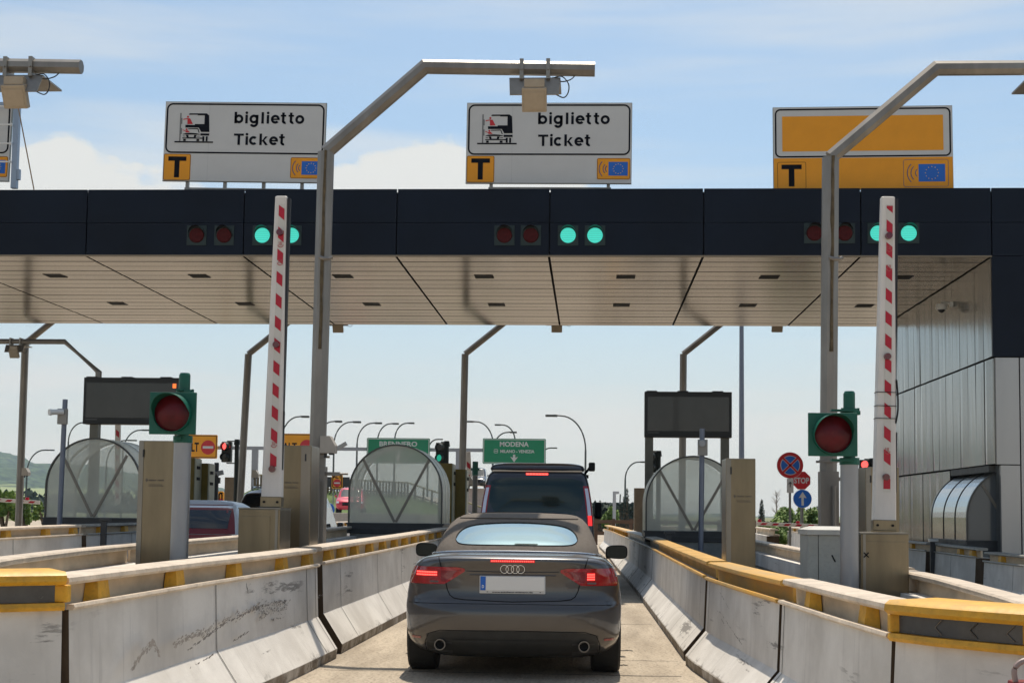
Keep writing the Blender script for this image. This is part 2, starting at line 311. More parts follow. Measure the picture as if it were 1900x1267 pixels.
# ================================================================== JERSEY BARRIERS
PROF_L = [(.20, 0), (.21, .09), (.03, .315), (0, .78)]          # face offsets towards the lane
def lerp_path(path, step=.8):
    out_ = []
    for a, b in zip(path, path[1:]):
        n = max(1, int((Vector(b[:2]) - Vector(a[:2])).length / step))
        for i in range(n): out_.append(tuple(a[j] + (b[j] - a[j]) * i / n for j in range(3)))
    out_.append(tuple(path[-1])); return out_
def barrier(label, path, side, cap=RAILW, web=RAILT, blocks=(), block_mat=YEL, nose=None, joints=(), group=None, cz=.84, caph=.175, cat='barrier', smoothpath=True):
    """side=+1: lane lies to the right (+x) of the crest line (travelling +y)"""
    x0, y0 = path[0][0], path[0][1]
    t = thing('concrete_barrier', label, cat, (x0, y0, 0), group=group)
    loc = Vector((x0, y0, 0))
    cr = .375 / (cz / .78) if cz > .83 else .315; PROF_L = [(.20, 0), (.21, .085), (.02, cr), (0, .78)]
    pth = lerp_path(path) if smoothpath else path
    S = side; zs = cz / .78
    def prof(lst): return [(o * S, z * zs) for o, z in lst]
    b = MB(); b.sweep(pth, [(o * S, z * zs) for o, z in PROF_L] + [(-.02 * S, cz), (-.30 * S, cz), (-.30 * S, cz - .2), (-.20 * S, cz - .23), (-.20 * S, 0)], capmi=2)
    # panel joints: dark lines standing 2 mm proud of the face
    b.mi = 1
    for q in joints:
        i = min(range(len(pth)), key=lambda i_: abs(pth[i_][1] - q)); yy = q
        a = pth[max(i - 1, 0)]; c = pth[min(i + 1, len(pth) - 1)]; f = 0 if c[1] == a[1] else (yy - a[1]) / (c[1] - a[1]); xx = a[0] + (c[0] - a[0]) * f; dz = a[2] + (c[2] - a[2]) * f
        pr = [(o * S + .003 * S, z * zs + (dz if z * zs > .5 else dz * z * zs / .5)) for o, z in PROF_L[1:]]
        for (o1, z1), (o2, z2) in zip(pr, pr[1:]):
            b.add([(xx + o1, yy - .006, z1), (xx + o1, yy + .006, z1), (xx + o2, yy + .006, z2), (xx + o2, yy - .006, z2)], [(0, 1, 2, 3)])
    b.build('barrier_body', [CONC, SEAM, mat('dark_brown_end', (.07, .045, .025), .8, var=.3)], t, loc=loc).location = (0, 0, 0)  # end faces of each segment coloured dark brown, so the joint gaps look dark
    def seg(name, prof_, m, yy0=None, yy1=None):
        pp = [p for p in pth if (yy0 is None or p[1] >= yy0 - 1e-6) and (yy1 is None or p[1] <= yy1 + 1e-6)]
        q = MB(); q.sweep(pp, [(o * S, z) for o, z in prof_]); ob = q.build(name, m, t, loc=loc, smooth=35); ob.location = (0, 0, 0); return ob
    c0 = cz; c1 = cz + caph
    seg('rail_lip', [(.022, c0 + .001), (.032, c0 + .014), (.026, c0 + .030), (-.01, c0 + .030), (-.016, c0 + .001)], cap)
    seg('rail_web', [(-.10, c0 + .002), (-.095, c1 - .046), (-.12, c1 - .046), (-.125, c0 + .002)], web)
    seg('rail_cap', [(-.015, c1 - .045), (-.002, c1 - .030), (-.006, c1 - .008), (-.022, c1), (-.20, c1 + .004), (-.215, c1 - .010), (-.21, c1 - .035), (-.20, c1 - .045)], cap)
    for yb in blocks:
        i = min(range(len(pth)), key=lambda i_: abs(pth[i_][1] - yb)); a = pth[max(i - 1, 0)]; c = pth[min(i + 1, len(pth) - 1)]
        f = 0 if c[1] == a[1] else (yb - a[1]) / (c[1] - a[1]); xx = a[0] + (c[0] - a[0]) * f; dz = a[2] + (c[2] - a[2]) * f
        q = MB(); z0 = c0 + dz + .003; z1 = c1 + dz - .047; X = lambda o: xx + o * S - x0; Y = lambda d: yb + d - y0
        LB_ = .095; q.add([(X(-.014), Y(-LB_), z0), (X(-.014), Y(LB_), z0), (X(-.098), Y(LB_ + .02), z0), (X(-.098), Y(-LB_ - .02), z0), (X(-.030), Y(-LB_ + .012), z1), (X(-.030), Y(LB_ - .012), z1), (X(-.094), Y(LB_), z1), (X(-.094), Y(-LB_), z1)],
              [(0, 1, 2, 3), (4, 7, 6, 5), (0, 4, 5, 1), (1, 5, 6, 2), (2, 6, 7, 3), (3, 7, 4, 0)])
        q.build('spacer_block', block_mat, t)
    return t
# near left barrier beside our lane (crest line), white rail with yellow spacers
GB = 'concrete barriers edging the toll islands'
BNEAR = barrier('long white railed barrier left of the convertible with yellow spacers and black scrapes', [(-2.74, 7.02, .005), (-2.68, 9.2, .01), (-2.60, 11.3, .01), (-2.57, 12.70, .015)], 1,
        blocks=(7.55, 8.86, 10.2, 11.6, 12.55), joints=(9.55, 12.25, 11.2, 12.6), group=GB)
barrier('left barrier behind the dark gap, rail half yellow with closely spaced yellow blocks', [(-2.60, 13.10, .02), (-2.57, 19, .05), (-2.56, 24.8, .09)], 1,
        blocks=(13.7, 14.4, 15.2, 16.2, 17.2, 18.2, 19.2, 20.2, 21.2, 22.4, 23.6), joints=(14.0, 16.4, 18.4, 20.6, 22.9), group=GB)
def face_pt(px, py, X, off):
    """where the sight line to a mark meets the upright barrier face x = X"""
    d = pixdir(px, py); k = X / d.x; return Vector((X + off, d.y * k, HC + d.z * k))
def scrapes(parent, X, curves, m, off=.012, seedv=3):
    rnd = random.Random(seedv)
    for pts, spread, n, ln in curves:
        q = MB(); P_ = [face_pt(a, b, X(b), off) for a, b in pts]
        for _ in range(n):
            i = rnd.randrange(len(P_) - 1); u = rnd.random(); c = P_[i].lerp(P_[i + 1], u); d = (P_[i + 1] - P_[i]).normalized(); d = (d + Vector((0, rnd.gauss(0, .12), rnd.gauss(0, .12)))).normalized()
            c = c + Vector((rnd.uniform(0, .001), 0, rnd.gauss(0, spread))); l = ln * rnd.uniform(.3, 1.3); h = rnd.uniform(.002, .010); up = Vector((0, -d.z, d.y))
            q.add([c - d * l, c - d * l * .4 - up * h, c + d * l, c + d * l * .3 + up * h], [(0, 1, 2, 3)])
        o = q.build('scrape_marks', m, parent, loc=parent.location.copy()); o.location = (0, 0, 0)
SCR = mat('black_scrape', (.24, .22, .20), .8, var=.4, vscale=20); SCB = mat('brown_scrape', (.40, .355, .31), .85, var=.3, vscale=15)
scrapes(BNEAR, lambda y: -2.595, [(((345, 1207), (380, 1180), (410, 1158), (450, 1138), (480, 1125)), .006, 90, .035), (((470, 1128), (500, 1118), (545, 1112), (596, 1106)), .010, 110, .03), (((478, 1140), (500, 1132), (540, 1128)), .022, 130, .018), (((500, 1150), (530, 1143), (568, 1139)), .003, 40, .03), (((454, 1083), (457, 1098)), .004, 14, .02), (((430, 1188), (460, 1170)), .004, 20, .03), (((350, 1238), (392, 1214)), .002, 14, .03)], SCR)
scrapes(BNEAR, lambda y: -2.62, [(((318, 1198), (345, 1182), (372, 1172)), .014, 90, .03), (((372, 1175), (400, 1155), (440, 1140), (500, 1112), (590, 1104)), .014, 130, .03), (((240, 1240), (262, 1208), (280, 1192), (292, 1212)), .012, 120, .025)], SCB, .0125)
def nose(label, pts, side, cz, dzc=.0):
    x0, y0 = pts[0][0], pts[0][1]; t = thing('barrier_nose', label, 'barrier', (x0, y0, 0), group='yellow capped barrier noses'); loc = Vector((x0, y0, 0)); S = side; zs = cz / .78
    pth = lerp_path([(p[0], p[1], 0) for p in pts], .15)
    def seg(name, prof_, m, sm=35):
        q = MB(); q.sweep(pth, [(o * S, z) for o, z in prof_]); ob = q.build(name, m, t, loc=loc, smooth=sm); ob.location = (0, 0, 0)
    q = MB(); q.sweep(pth, [(o * S, z * zs) for o, z in PROF_L] + [(-.02 * S, cz), (-.28 * S, cz), (-.28 * S, 0)]); q.build('barrier_body', CONC, t, loc=loc).location = (0, 0, 0)
    c = cz
    seg('nose_lip', [(.04, c + .002), (.055, c + .02), (.045, c + .042), (-.05, c + .042), (-.05, c + .002)], YEL)
    seg('nose_cap', [(.05, c + .135), (.075, c + .155), (.07, c + .185), (.04, c + .205), (-.28, c + .21), (-.30, c + .19), (-.28, c + .135)], YEL)
    seg('reflector_panel', [(.005, c + .044), (.005, c + .133), (-.02, c + .133), (-.02, c + .044)], mat('smoked_reflector', (.06, .062, .065), .25, var=.3, vscale=8, coat=.4))
    for i in (0, len(pth) - 1):
        q = MB(); p = pth[i]; q.box((p[0] - x0 - .035, p[1] - y0 - .03, c + .043), (p[0] - x0 + .035, p[1] - y0 + .03, c + .134), .008); q.build('end_post', YEL, t)
    CH = mat('faint_chevron', (.17, .15, .12), .4)
    L = len(pth)
    for k in range(5):
        i = int((k + .8) * (L - 2) / 5.2); a = Vector((*pth[i][:2], 0)); b = Vector((*pth[i + 1][:2], 0)); d = (b - a).normalized(); nr = Vector((d.y, -d.x, 0)) * S
        q = MB(); o_ = a - loc + nr * .009; sgn = -1 if S > 0 else 1
        for (u0, z0), (u1, z1) in (((.02, .09), (-.02, .055)), ((.02, .09), (-.02, .125))):
            A = o_ + d * (u0 * 1) ; B = o_ + d * (u1 * 1)
            q.tube([(A.x, A.y, c + z0), (B.x, B.y, c + z1)], .0022, 5)
        q.build('chevron_mark', CH, t)
    return t
nose('yellow capped barrier nose at the far left with smoked chevron panel', [(-3.75, 6.40), (-3.3, 6.62), (-3.0, 6.80), (-2.76, 6.98)], 1, .845)
# right side of our lane
RW = mat('gold_rail', (.62, .36, .09), .42, .15, var=.3, vscale=4, stretch=(1, .4, 1))
BRIGHT = barrier('right barrier in front of the dark joint with plain yellow rail', [(1.335, 9.60, -.02), (1.22, 11.2, -.02), (1.13, 12.2, -.01), (1.105, 12.72, -.01)], -1, cap=YEL2, web=YEL2, joints=(12.55,), group=GB, cz=.795, caph=.165)
scrapes(BRIGHT, lambda y: 1.16, [(((1322, 1121), (1345, 1138), (1366, 1170), (1386, 1198)), .0015, 60, .02), (((1345, 1148), (1353, 1162)), .002, 10, .02), (((1340, 1095), (1360, 1130)), .001, 16, .02)], SCR, -.03)
barrier('right barrier nearest the camera with off-white rail and two yellow spacers', [(1.52, 6.92, -.02), (1.44, 7.9, -.02), (1.345, 9.54, -.02)], -1, blocks=(7.55, 8.85), joints=(9.45,), group=GB, cz=.795)
barrier('right barrier beyond the dark joint with golden rail, running into the canopy shade', [(1.115, 13.05, -.01), (1.085, 17.5, 0), (1.05, 22.4, .02)], -1, cap=RW, web=RW, joints=(13.5, 15.2, 17.2, 20), group=GB, cz=.795, caph=.165)
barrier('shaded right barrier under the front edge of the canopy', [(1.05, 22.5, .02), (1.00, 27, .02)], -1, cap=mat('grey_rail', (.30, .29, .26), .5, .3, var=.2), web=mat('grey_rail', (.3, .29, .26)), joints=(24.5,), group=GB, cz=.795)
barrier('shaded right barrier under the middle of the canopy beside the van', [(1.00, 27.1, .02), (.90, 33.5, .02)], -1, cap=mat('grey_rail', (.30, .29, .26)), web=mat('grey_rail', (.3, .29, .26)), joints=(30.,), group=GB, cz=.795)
barrier('sunlit right barrier beyond the canopy with gold spacers, right of the van', [(.90, 33.6, .02), (.80, 45, .0), (.62, 56, -.02)], -1, cap=RW, web=RAILT, blocks=(35, 37, 39, 41, 43, 45, 48, 51), joints=(38, 42, 47), group=GB, cz=.795)
nose('yellow capped barrier nose at the right edge with smoked chevron panel', [(2.0, 6.26), (1.93, 6.33), (1.68, 6.62), (1.53, 6.88)], -1, .77)
nose('second yellow capped nose piece cut by the right edge', [(2.7, 5.9), (2.3, 6.05), (2.01, 6.25)], -1, .77)
# other islands
barrier('right edge barrier of our right island with broad sunlit cap, beside the metal box', [(2.65, 6.9, -.06), (2.86, 9, -.05), (3.02, 11.2, -.04), (3.08, 12.9, -.04)], 1, joints=(9, 11), group=GB, cz=.76)
barrier('barrier behind the metal box on the right island, running under the canopy', [(3.08, 13.0, -.04), (3.08, 19, -.02), (3.08, 24.8, 0)], 1, joints=(15, 18, 21), group=GB, cz=.78, blocks=(15, 17, 19, 21))
barrier('left edge barrier of our left island with wide tan cap behind the yellow nose', [(-3.75, 7.0, .01), (-4.2, 9.2, .015), (-4.5, 11.2, .015), (-4.6, 12.9, .02)], -1, joints=(9, 11), group=GB, cz=.84)
barrier('left island barrier in front of the maroon hatchback', [(-4.6, 13.0, .02), (-4.6, 19, .05), (-4.6, 24.8, .09)], -1, joints=(15, 18, 21), group=GB, cz=.84, blocks=(14, 16, 18, 20, 22))
barrier('far left lane barrier with tan rail and yellow spacers leading to the left booth', [(-8.45, 14.0, .03), (-8.28, 17, .05), (-8.26, 21.6, .08)], 1, joints=(16, 19), group=GB, cz=.86, blocks=(15.5, 17.3, 18.9, 20.3, 21.4))
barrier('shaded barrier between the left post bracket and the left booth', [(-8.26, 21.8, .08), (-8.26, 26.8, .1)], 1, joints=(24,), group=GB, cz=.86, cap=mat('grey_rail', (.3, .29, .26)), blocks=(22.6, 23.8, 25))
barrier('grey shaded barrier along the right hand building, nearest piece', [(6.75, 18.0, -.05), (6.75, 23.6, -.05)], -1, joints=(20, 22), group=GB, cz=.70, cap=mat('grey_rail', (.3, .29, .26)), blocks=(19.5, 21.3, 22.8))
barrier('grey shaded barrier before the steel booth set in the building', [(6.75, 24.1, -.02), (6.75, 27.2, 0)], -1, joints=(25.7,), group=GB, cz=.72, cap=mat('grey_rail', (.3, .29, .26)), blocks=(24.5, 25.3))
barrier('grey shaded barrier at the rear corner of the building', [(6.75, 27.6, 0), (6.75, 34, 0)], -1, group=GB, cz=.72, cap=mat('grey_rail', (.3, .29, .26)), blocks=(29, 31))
LBL = {(-9.26, 1): 'sunlit barrier past the canopy on the far left island, lane side', (-9.26, -1): 'sunlit barrier past the canopy on the far left island, outer side', (-3.59, 1): 'sunlit barrier past the canopy on our left island, van side',
       (-3.59, -1): 'sunlit barrier past the canopy on our left island, outer side', (2.08, 1): 'sunlit barrier past the canopy seen right of the white cabinet', (7.75, -1): 'barrier past the canopy behind the building corner'}
for (xi, s_), lb in LBL.items():
    barrier(lb, [(xi + s_, 36, 0.02), (xi + s_ * .95, 42, .02), (xi + s_ * .5, 50, 0)], s_, joints=(40, 45), group=GB, cz=.84, blocks=(37.5, 39.5, 41.5, 43.5, 46, 48))
barrier('small sunlit white barrier with gold rail behind the lowered striped boom', [(PX(1412, 40), 40, 0), (PX(1445, 34), 34, 0)], -1, group=GB, cz=.9)
# dark planting strip inside each island
SOIL = mat('island_infill', (.045, .04, .035), .95, var=.5, vscale=3, bump=.4)
for xi, lb in ((-9.26, 'dark gravelly infill of the far left toll island'), (-3.59, 'dark gravelly infill of the toll island left of our lane'), (2.08, 'dark gravelly infill of the toll island right of our lane')):
    q = MB(); w_ = .80; q.box((xi - w_, 9.5, .01), (xi + w_, 50, .22)); tag(q.build('island_infill', SOIL), kind='structure')
q = MB(); q.box((6.98, 17, .01), (14, 50, .3)); tag(q.build('island_infill', SOIL), kind='structure')
# ================================================================== CANOPY
Yf, Yb, Zc, Zt = 25.0, 34.2, PZ(1022, 477, 25.0), PZ(1022, 352, 25.0)
XR = P(1838, 476, 25).x
can = thing('toll_canopy', 'long navy toll canopy with slatted metal underside spanning all the lanes', 'canopy', (0, Yf, 0))
def loc_(o, t): o.location = (0, 0, 0); return o
def part(mb, name, m, t, **k):
    o = mb.build(name, m, t, loc=t.location.copy(), **k); o.location = (0, 0, 0); return o
XL = -20.0; seams = [PX(x, 25, 420) for x in (-122, 163, 454, 737, 1020, 1305, 1596, 1838)]
q = MB(); xs = [XL] + seams + [PX(2060, 25, 420), 20]
for a, b in zip(xs, xs[1:]):
    q.box((a + .012, Yf - .06, Zc + .02), (b - .012, Yf + .0, (Zc + Zt) / 2 - .004)); q.box((a + .012, Yf - .06, (Zc + Zt) / 2 + .004), (b - .012, Yf + .0, Zt))
part(q, 'fascia_panel', NAVY, can)
q = MB(); q.box((XL, Yf + .002, Zc + .1), (20, Yb, Zt - .05)); part(q, 'canopy_core', SEAM, can)
q = MB(); q.box((XL, Yf - .09, Zc - .005), (XR, Yf - .03, Zc + .018)); part(q, 'bottom_trim', mat('trim_tan', (.25, .2, .14), .5, .5), can)
SLAT = mat('ceiling_slat', (.118, .084, .054), .19, .8, var=.22, vscale=.8, stretch=(.35, 1, 1), bump=.05, bscale=3)
q = MB(); nS = 18; wS = (Yb - Yf) / nS
for i in range(nS):
    for a, b in zip(xs, xs[1:]):
        if a >= XR - .01: continue
        q.box((a + .016, Yf + i * wS + .022, Zc + (0 if i % 2 else .003)), (min(b, XR) - .03, Yf + (i + 1) * wS - .022, Zc + .05))
part(q, 'ceiling_slats', SLAT, can)
for a, b in zip([xs[0]] + seams, seams + [XR]):
    c = (a + b) / 2
    for yy in (Yf + 1.9, Yf + 5.6): 
        if c < XR - .5: q = MB(); q.box((c - .19 + .05, yy, Zc - .006), (c + .19 + .05, yy + .40, Zc + .002)); part(q, 'ceiling_light_slot', SEAM, can)
q = MB(); q.box((XL, Yb + .002, Zc + .02), (XR + 6, Yb + .06, Zt)); part(q, 'rear_fascia', NAVY, can)
# ---- flanking building on the right
bld = thing('toll_building', 'toll building at the right edge clad in upright grey metal strips', 'building', (XR, Yf, 0))
WALLM = mat('grey_metal_cladding', (.30, .30, .285), .20, .85, var=.16, vscale=1.2, stretch=(1, 1, .25), bump=.10, bscale=2.2)
zA = PZ(1838, 663, 25); zB = PZ(1840, 862, 25); yo0, yo1 = 25.35, 28.0
q = MB()
def strips(y0, y1, z0, z1, n):
    d = (y1 - y0) / n
    for i in range(n):
        rr_ = random.Random(i * 7 + int(z0 * 10)); e0, e1 = rr_.uniform(0, .016), rr_.uniform(0, .016); a0, a1 = y0 + i * d + .009, y0 + (i + 1) * d - .009; am = a0 + (a1 - a0) * rr_.uniform(.3, .7); em = rr_.uniform(-.006, .010)
        q.add([(XR + e0, a0, z0), (XR + em, am, z0), (XR + e1, a1, z0), (XR + .06, a1, z0), (XR + .06, a0, z0), (XR + e1, a0, z1), (XR + em, am, z1), (XR + e0, a1, z1), (XR + .06, a1, z1), (XR + .06, a0, z1)], [(0, 1, 6, 5), (1, 2, 7, 6), (2, 3, 8, 7), (4, 0, 5, 9), (3, 4, 9, 8), (0, 4, 3, 2, 1), (5, 6, 7, 8, 9)])
strips(25.0, 34.2, zA + .02, Zc - .003, 17); strips(25.0, 34.2, zB + .02, zA - .02, 17); strips(yo1, 34.2, .3, zB - .02, 11)
part(q, 'cladding_strip', WALLM, bld)
q = MB(); q.box((XR + .07, 25.02, zB), (20, 34.2, Zc)); q.box((XR + .07, yo1, .2), (20, 34.2, zB)); part(q, 'building_core', SEAM, bld)
q = MB(); q.box((XR + .0, 24.94, zA + .01), (XR + 1.25, 25.0, Zc + .01)); q.box((XR + 1.27, 24.94, zA + .01), (20, 25.0, Zc + .01)); part(q, 'navy_panel', NAVY, bld)
LG = mat('light_metal_panel', (.42, .41, .40), .32, .6, var=.12, vscale=1, stretch=(1, 1, .3), bump=.06, bscale=2)
q = MB(); xe = PX(1893, 25)
q.box((XR + .05, 24.95, zB + .01), (xe - .012, 25.03, zA - .01)); q.box((XR + .12, 24.95, .45), (xe - .012, 25.03, zB - .01)); q.box((xe + .012, 24.95, .45), (20, 25.03, zA - .01)); part(q, 'light_panel', LG, bld)
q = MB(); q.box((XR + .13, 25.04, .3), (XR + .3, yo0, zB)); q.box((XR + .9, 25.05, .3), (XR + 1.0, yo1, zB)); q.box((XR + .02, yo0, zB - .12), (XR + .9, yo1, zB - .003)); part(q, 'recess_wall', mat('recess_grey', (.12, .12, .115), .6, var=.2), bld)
# dome camera on the wall
d = thing('dome_camera', 'white dome camera on a bracket on the metal clad wall', 'camera', P(1757, 565, 27.6)); d.location.x = XR - .03
q = MB(); q.box((-.03, -.05, -.05), (.03, .05, .06), .01); q.tube([(-.02, 0, .02), (-.2, 0, .05), (-.2, 0, .0)], .025); q.build('bracket', WHITE, d, smooth=True)
q = MB(); q.cyl((-.2, 0, .0), (-.2, 0, -.06), .11, .12); q.cyl((-.2, 0, -.06), (-.2, 0, -.11), .12, .09); q.build('housing', WHITE, d, smooth=True)
q = MB(); q.cyl((-.2, 0, -.11), (-.2, 0, -.15), .075, .05); q.cyl((-.2, 0, -.15), (-.2, 0, -.17), .05, .02); q.build('dome', DKGREY, d, smooth=True)
# ================================================================== SIGNS ON THE CANOPY
def zx(v): return (v - 801) / 452.5
def zz(v): return (1140 - v) / 452.5
def roadtext(word, xs_, base):
    """plain geometric road-sign letters from bars and arcs, in the board's drawing units"""
    q = MB(); k = 1 / 452.5; y0, y1 = -.005, -.001; T = 21; R = 27.5; b0 = base
    def bar(x0, x1, a, b): q.box((zx(x0), y0, zz(b)), (zx(x1), y1, zz(a)))
    def arc(cx, cy, r, a0, a1): q.arc(zx(cx), zz(cy), r * k, radians(a0), radians(a1), T * k, y0, y1, 22)
    for c, x in zip(word, xs_):
        cy = b0 - R - T / 2
        if c in 'bgoec': cx = x + R + T / 2
        if c == 'b': arc(cx, cy, R, 0, 360); bar(x, x + T, b0 - 98, b0)
        if c == 'o': arc(cx, cy, R, 0, 360)
        if c == 'c': arc(cx, cy, R, 48, 312)
        if c == 'e': arc(cx, cy, R, 0, 318); bar(x + T * .6, x + 2 * R + T - 1, cy - 7, cy + 7)
        if c == 'g': arc(cx, cy, R, 0, 360); bar(x + 2 * R, x + 2 * R + T, b0 - 74, b0 - 4); arc(cx, b0 - 6, R, -150, 0)
        if c == 'i': bar(x, x + T, b0 - 74, b0); q.disc(zx(x + T / 2), zz(b0 - 91), 11.5 * k, y0, y1, 16)
        if c == 'l': bar(x, x + T, b0 - 98, b0)
        if c == 't': bar(x + 11, x + 11 + T, b0 - 96, b0 - 14); bar(x, x + 46, b0 - 76, b0 - 61); q.arc(zx(x + 11 + T / 2 + 16), zz(b0 - 25), 16 * k, radians(180), radians(290), T * k, y0, y1, 10)
        if c == 'T': bar(x, x + 84, b0 - 96, b0 - 78); bar(x + 32, x + 32 + T, b0 - 79, b0)
        if c == 'k': bar(x, x + T, b0 - 98, b0); q.prism([(zx(x + T - 2), zz(b0 - 30)), (zx(x + 48), zz(b0 - 74)), (zx(x + 70), zz(b0 - 74)), (zx(x + 30), zz(b0 - 30))], y0, y1); q.prism([(zx(x + 22), zz(b0 - 40)), (zx(x + 50), zz(b0)), (zx(x + 74), zz(b0)), (zx(x + 38), zz(b0 - 48))], y0, y1)
    return q
def ticket_sign(px, pyb, label, xs_=1.0):
    p = P(px, pyb, Yf + .3); t = thing('toll_sign', label, 'sign', (p.x, p.y, p.z - .0), group='ticket lane signs on the canopy'); t.rotation_euler = (0, radians(.3 if px > 700 else .9), 0); t.scale = (1.042, 1, 1.042)
    q = MB(); q.box((zx(118), 0, 0), (zx(1485), .05, zz(467))); q.mi = 1; q.box((zx(118) - .008, .012, -.008), (zx(1485) + .008, .06, zz(467) + .012)); q.build('sign_board', [SIGNW, mat('board_edge', (.25, .26, .24), .5, .4)], t)
    q = MB(); q.ringrect(zx(128), zx(1475), zz(905), zz(477), .12, .03, -.004, -.001); q.build('black_border', BLACK, t)
    q = MB(); q.box((zx(496), -.0015, .01), (zx(498), .0, zz(490))); q.box((zx(120), -.0015, zz(891)), (zx(130), 0, zz(889))); q.build('panel_seam', mat('faint_seam', (.4, .4, .4)), t)
    roadtext('biglietto', (710, 803, 838, 940, 985, 1020, 1104, 1170, 1228), 645).build('lettering', BLACK, t); roadtext('Ticket', (712, 812, 842, 930, 1013, 1098), 829).build('lettering', BLACK, t)
    y0, y1 = -.005, -.001; A = lambda l: [(zx(a), zz(b)) for a, b in l]
    q = MB(); q.box((zx(205), y0, zz(815)), (zx(535), y1, zz(803)))
    q.prism(A([(318, 572), (328, 564), (472, 563), (492, 580), (500, 722), (430, 722), (408, 686), (293, 686), (293, 663), (372, 663), (376, 655), (455, 655), (455, 580), (395, 580), (393, 575), (326, 576)]), y0, y1)
    for a in ((425, 735, 500, 753), (443, 760, 460, 801), (472, 760, 488, 801), (425, 771, 443, 781), (272, 772, 428, 780), (280, 784, 302, 801), (393, 784, 417, 801)): q.box((zx(a[0]), y0, zz(a[3])), (zx(a[2]), y1, zz(a[1])))
    q.prism(A([(274, 742), (300, 734), (345, 731), (390, 734), (422, 742), (420, 746), (274, 746)]), y0, y1)
    q.prism(A([(300, 749), (322, 749), (325, 768), (368, 768), (371, 749), (393, 749), (386, 771), (308, 771)]), y0, y1)
    q.prism(A([(318, 694), (398, 691), (406, 697), (417, 728), (410, 730), (398, 699), (320, 700)]), y0, y1)
    q.prism(A([(276, 757), (298, 759), (298, 763), (276, 762)]), y0, y1); q.prism(A([(395, 759), (420, 757), (420, 762), (395, 763)]), y0, y1)
    q.build('truck_and_car_symbol', BLACK, t)
    q = MB(); q.box((zx(245), y0, zz(803)), (zx(256), y1, zz(562))); q.box((zx(256), y0, zz(655)), (zx(265), y1, zz(605))); q.box((zx(256), y0, zz(742)), (zx(265), y1, zz(690))); q.build('ticket_machine_symbol', mat('sign_grey', (.16, .16, .16), .5), t)
    q = MB(); q.disc(zx(312), zz(594), .019, y0 - .001, y1); q.prism(A([(308, 607), (331, 607), (356, 655), (310, 657)]), y0 - .001, y1); q.prism(A([(273, 612), (312, 606), (312, 613), (273, 620)]), y0 - .001, y1)
    q.disc(zx(305), zz(702), .018, y0 - .001, y1); q.prism(A([(297, 713), (317, 711), (334, 727), (298, 728)]), y0 - .001, y1); q.prism(A([(272, 703), (300, 715), (299, 721), (271, 708)]), y0 - .001, y1); q.build('driver_symbol', SRED, t)
    for nm, (a, b, c, d_) in (('t_plate', (122, 352, 912, 1137)), ('eu_plate', (1203, 1477, 930, 1108))):
        q = MB(); q.rrect(zx(a), zx(b), zz(d_), zz(c), .03, -.006, -.001); pl = q.build(nm, ORANGE, t)
        q = MB(); q.ringrect(zx(a) + .004, zx(b) - .004, zz(d_) + .004, zz(c) - .004, .027, .006, -.009, -.006); q.build('plate_border', BLACK, pl)
        q = MB()
        if nm == 't_plate': q.box((zx(160), -.009, zz(972)), (zx(315), -.006, zz(935))); q.box((zx(215), -.009, zz(1113)), (zx(258), -.006, zz(972))); q.build('letter_t', BLACK, pl)
        else:
            eu_marks(q, pl, zx(1298), zx(1457), zz(1077), zz(962), zx(1378), zz(1020), .089, zx(1300), zz(1020), (.10 * 1.85, .13 * .86, .07), -.006)
    return t
def eu_marks(q, pl, x0, x1, z0, z1, cx, cz, r, ax, az_, rad, yb):
    q.box((x0, yb - .003, z0), (x1, yb, z1)); q.build('blue_flag', SBLUE, pl)
    q = MB()
    for k in range(12):
        a = 2 * pi * k / 12; X = cx + r * sin(a); Z = cz + r * cos(a)
        q.prism([(X + (.0125 if i % 2 == 0 else .005) * sin(pi * i / 5), Z + (.0125 if i % 2 == 0 else .005) * cos(pi * i / 5)) for i in range(10)], yb - .006, yb - .003)
    q.build('star_ring', mat('sign_gold', (.8, .5, .1)), pl)
    q = MB()
    for R_, hh in zip(rad, (.8, .8, .9)): q.arc(ax + .01, az_, R_, pi - hh, pi + hh, .013, yb - .004, yb)
    q.build('radio_waves', mat('wave_blue', (.02, .07, .20), .5), pl)
def feet(t, xs_, zl, beam=True):
    q = MB()
    for x in xs_: q.box((x - .03, .06, -zl), (x + .03, .12, .2))
    if beam: q.box((xs_[0] - .05, .07, -zl + .01), (xs_[-1] + .05, .11, -zl + .06))
    q.build('mounting_frame', STEELPOLE, t)
zTop = Zt
t1 = ticket_sign(450, 337, 'white biglietto ticket sign above the left lane, clear of the sensor unit')
t2 = ticket_sign(1017, 340, 'white biglietto ticket sign in the centre, overlapped by the hanging sensor unit')
t3 = ticket_sign(-131, 334, 'white biglietto ticket sign cut off by the left edge of the photo')
feet(t1, (-1.06, -.35, .38, 1.1), .17); feet(t2, (-1.05, 1.1), .12); feet(t3, (-1.0, 1.0), .17)
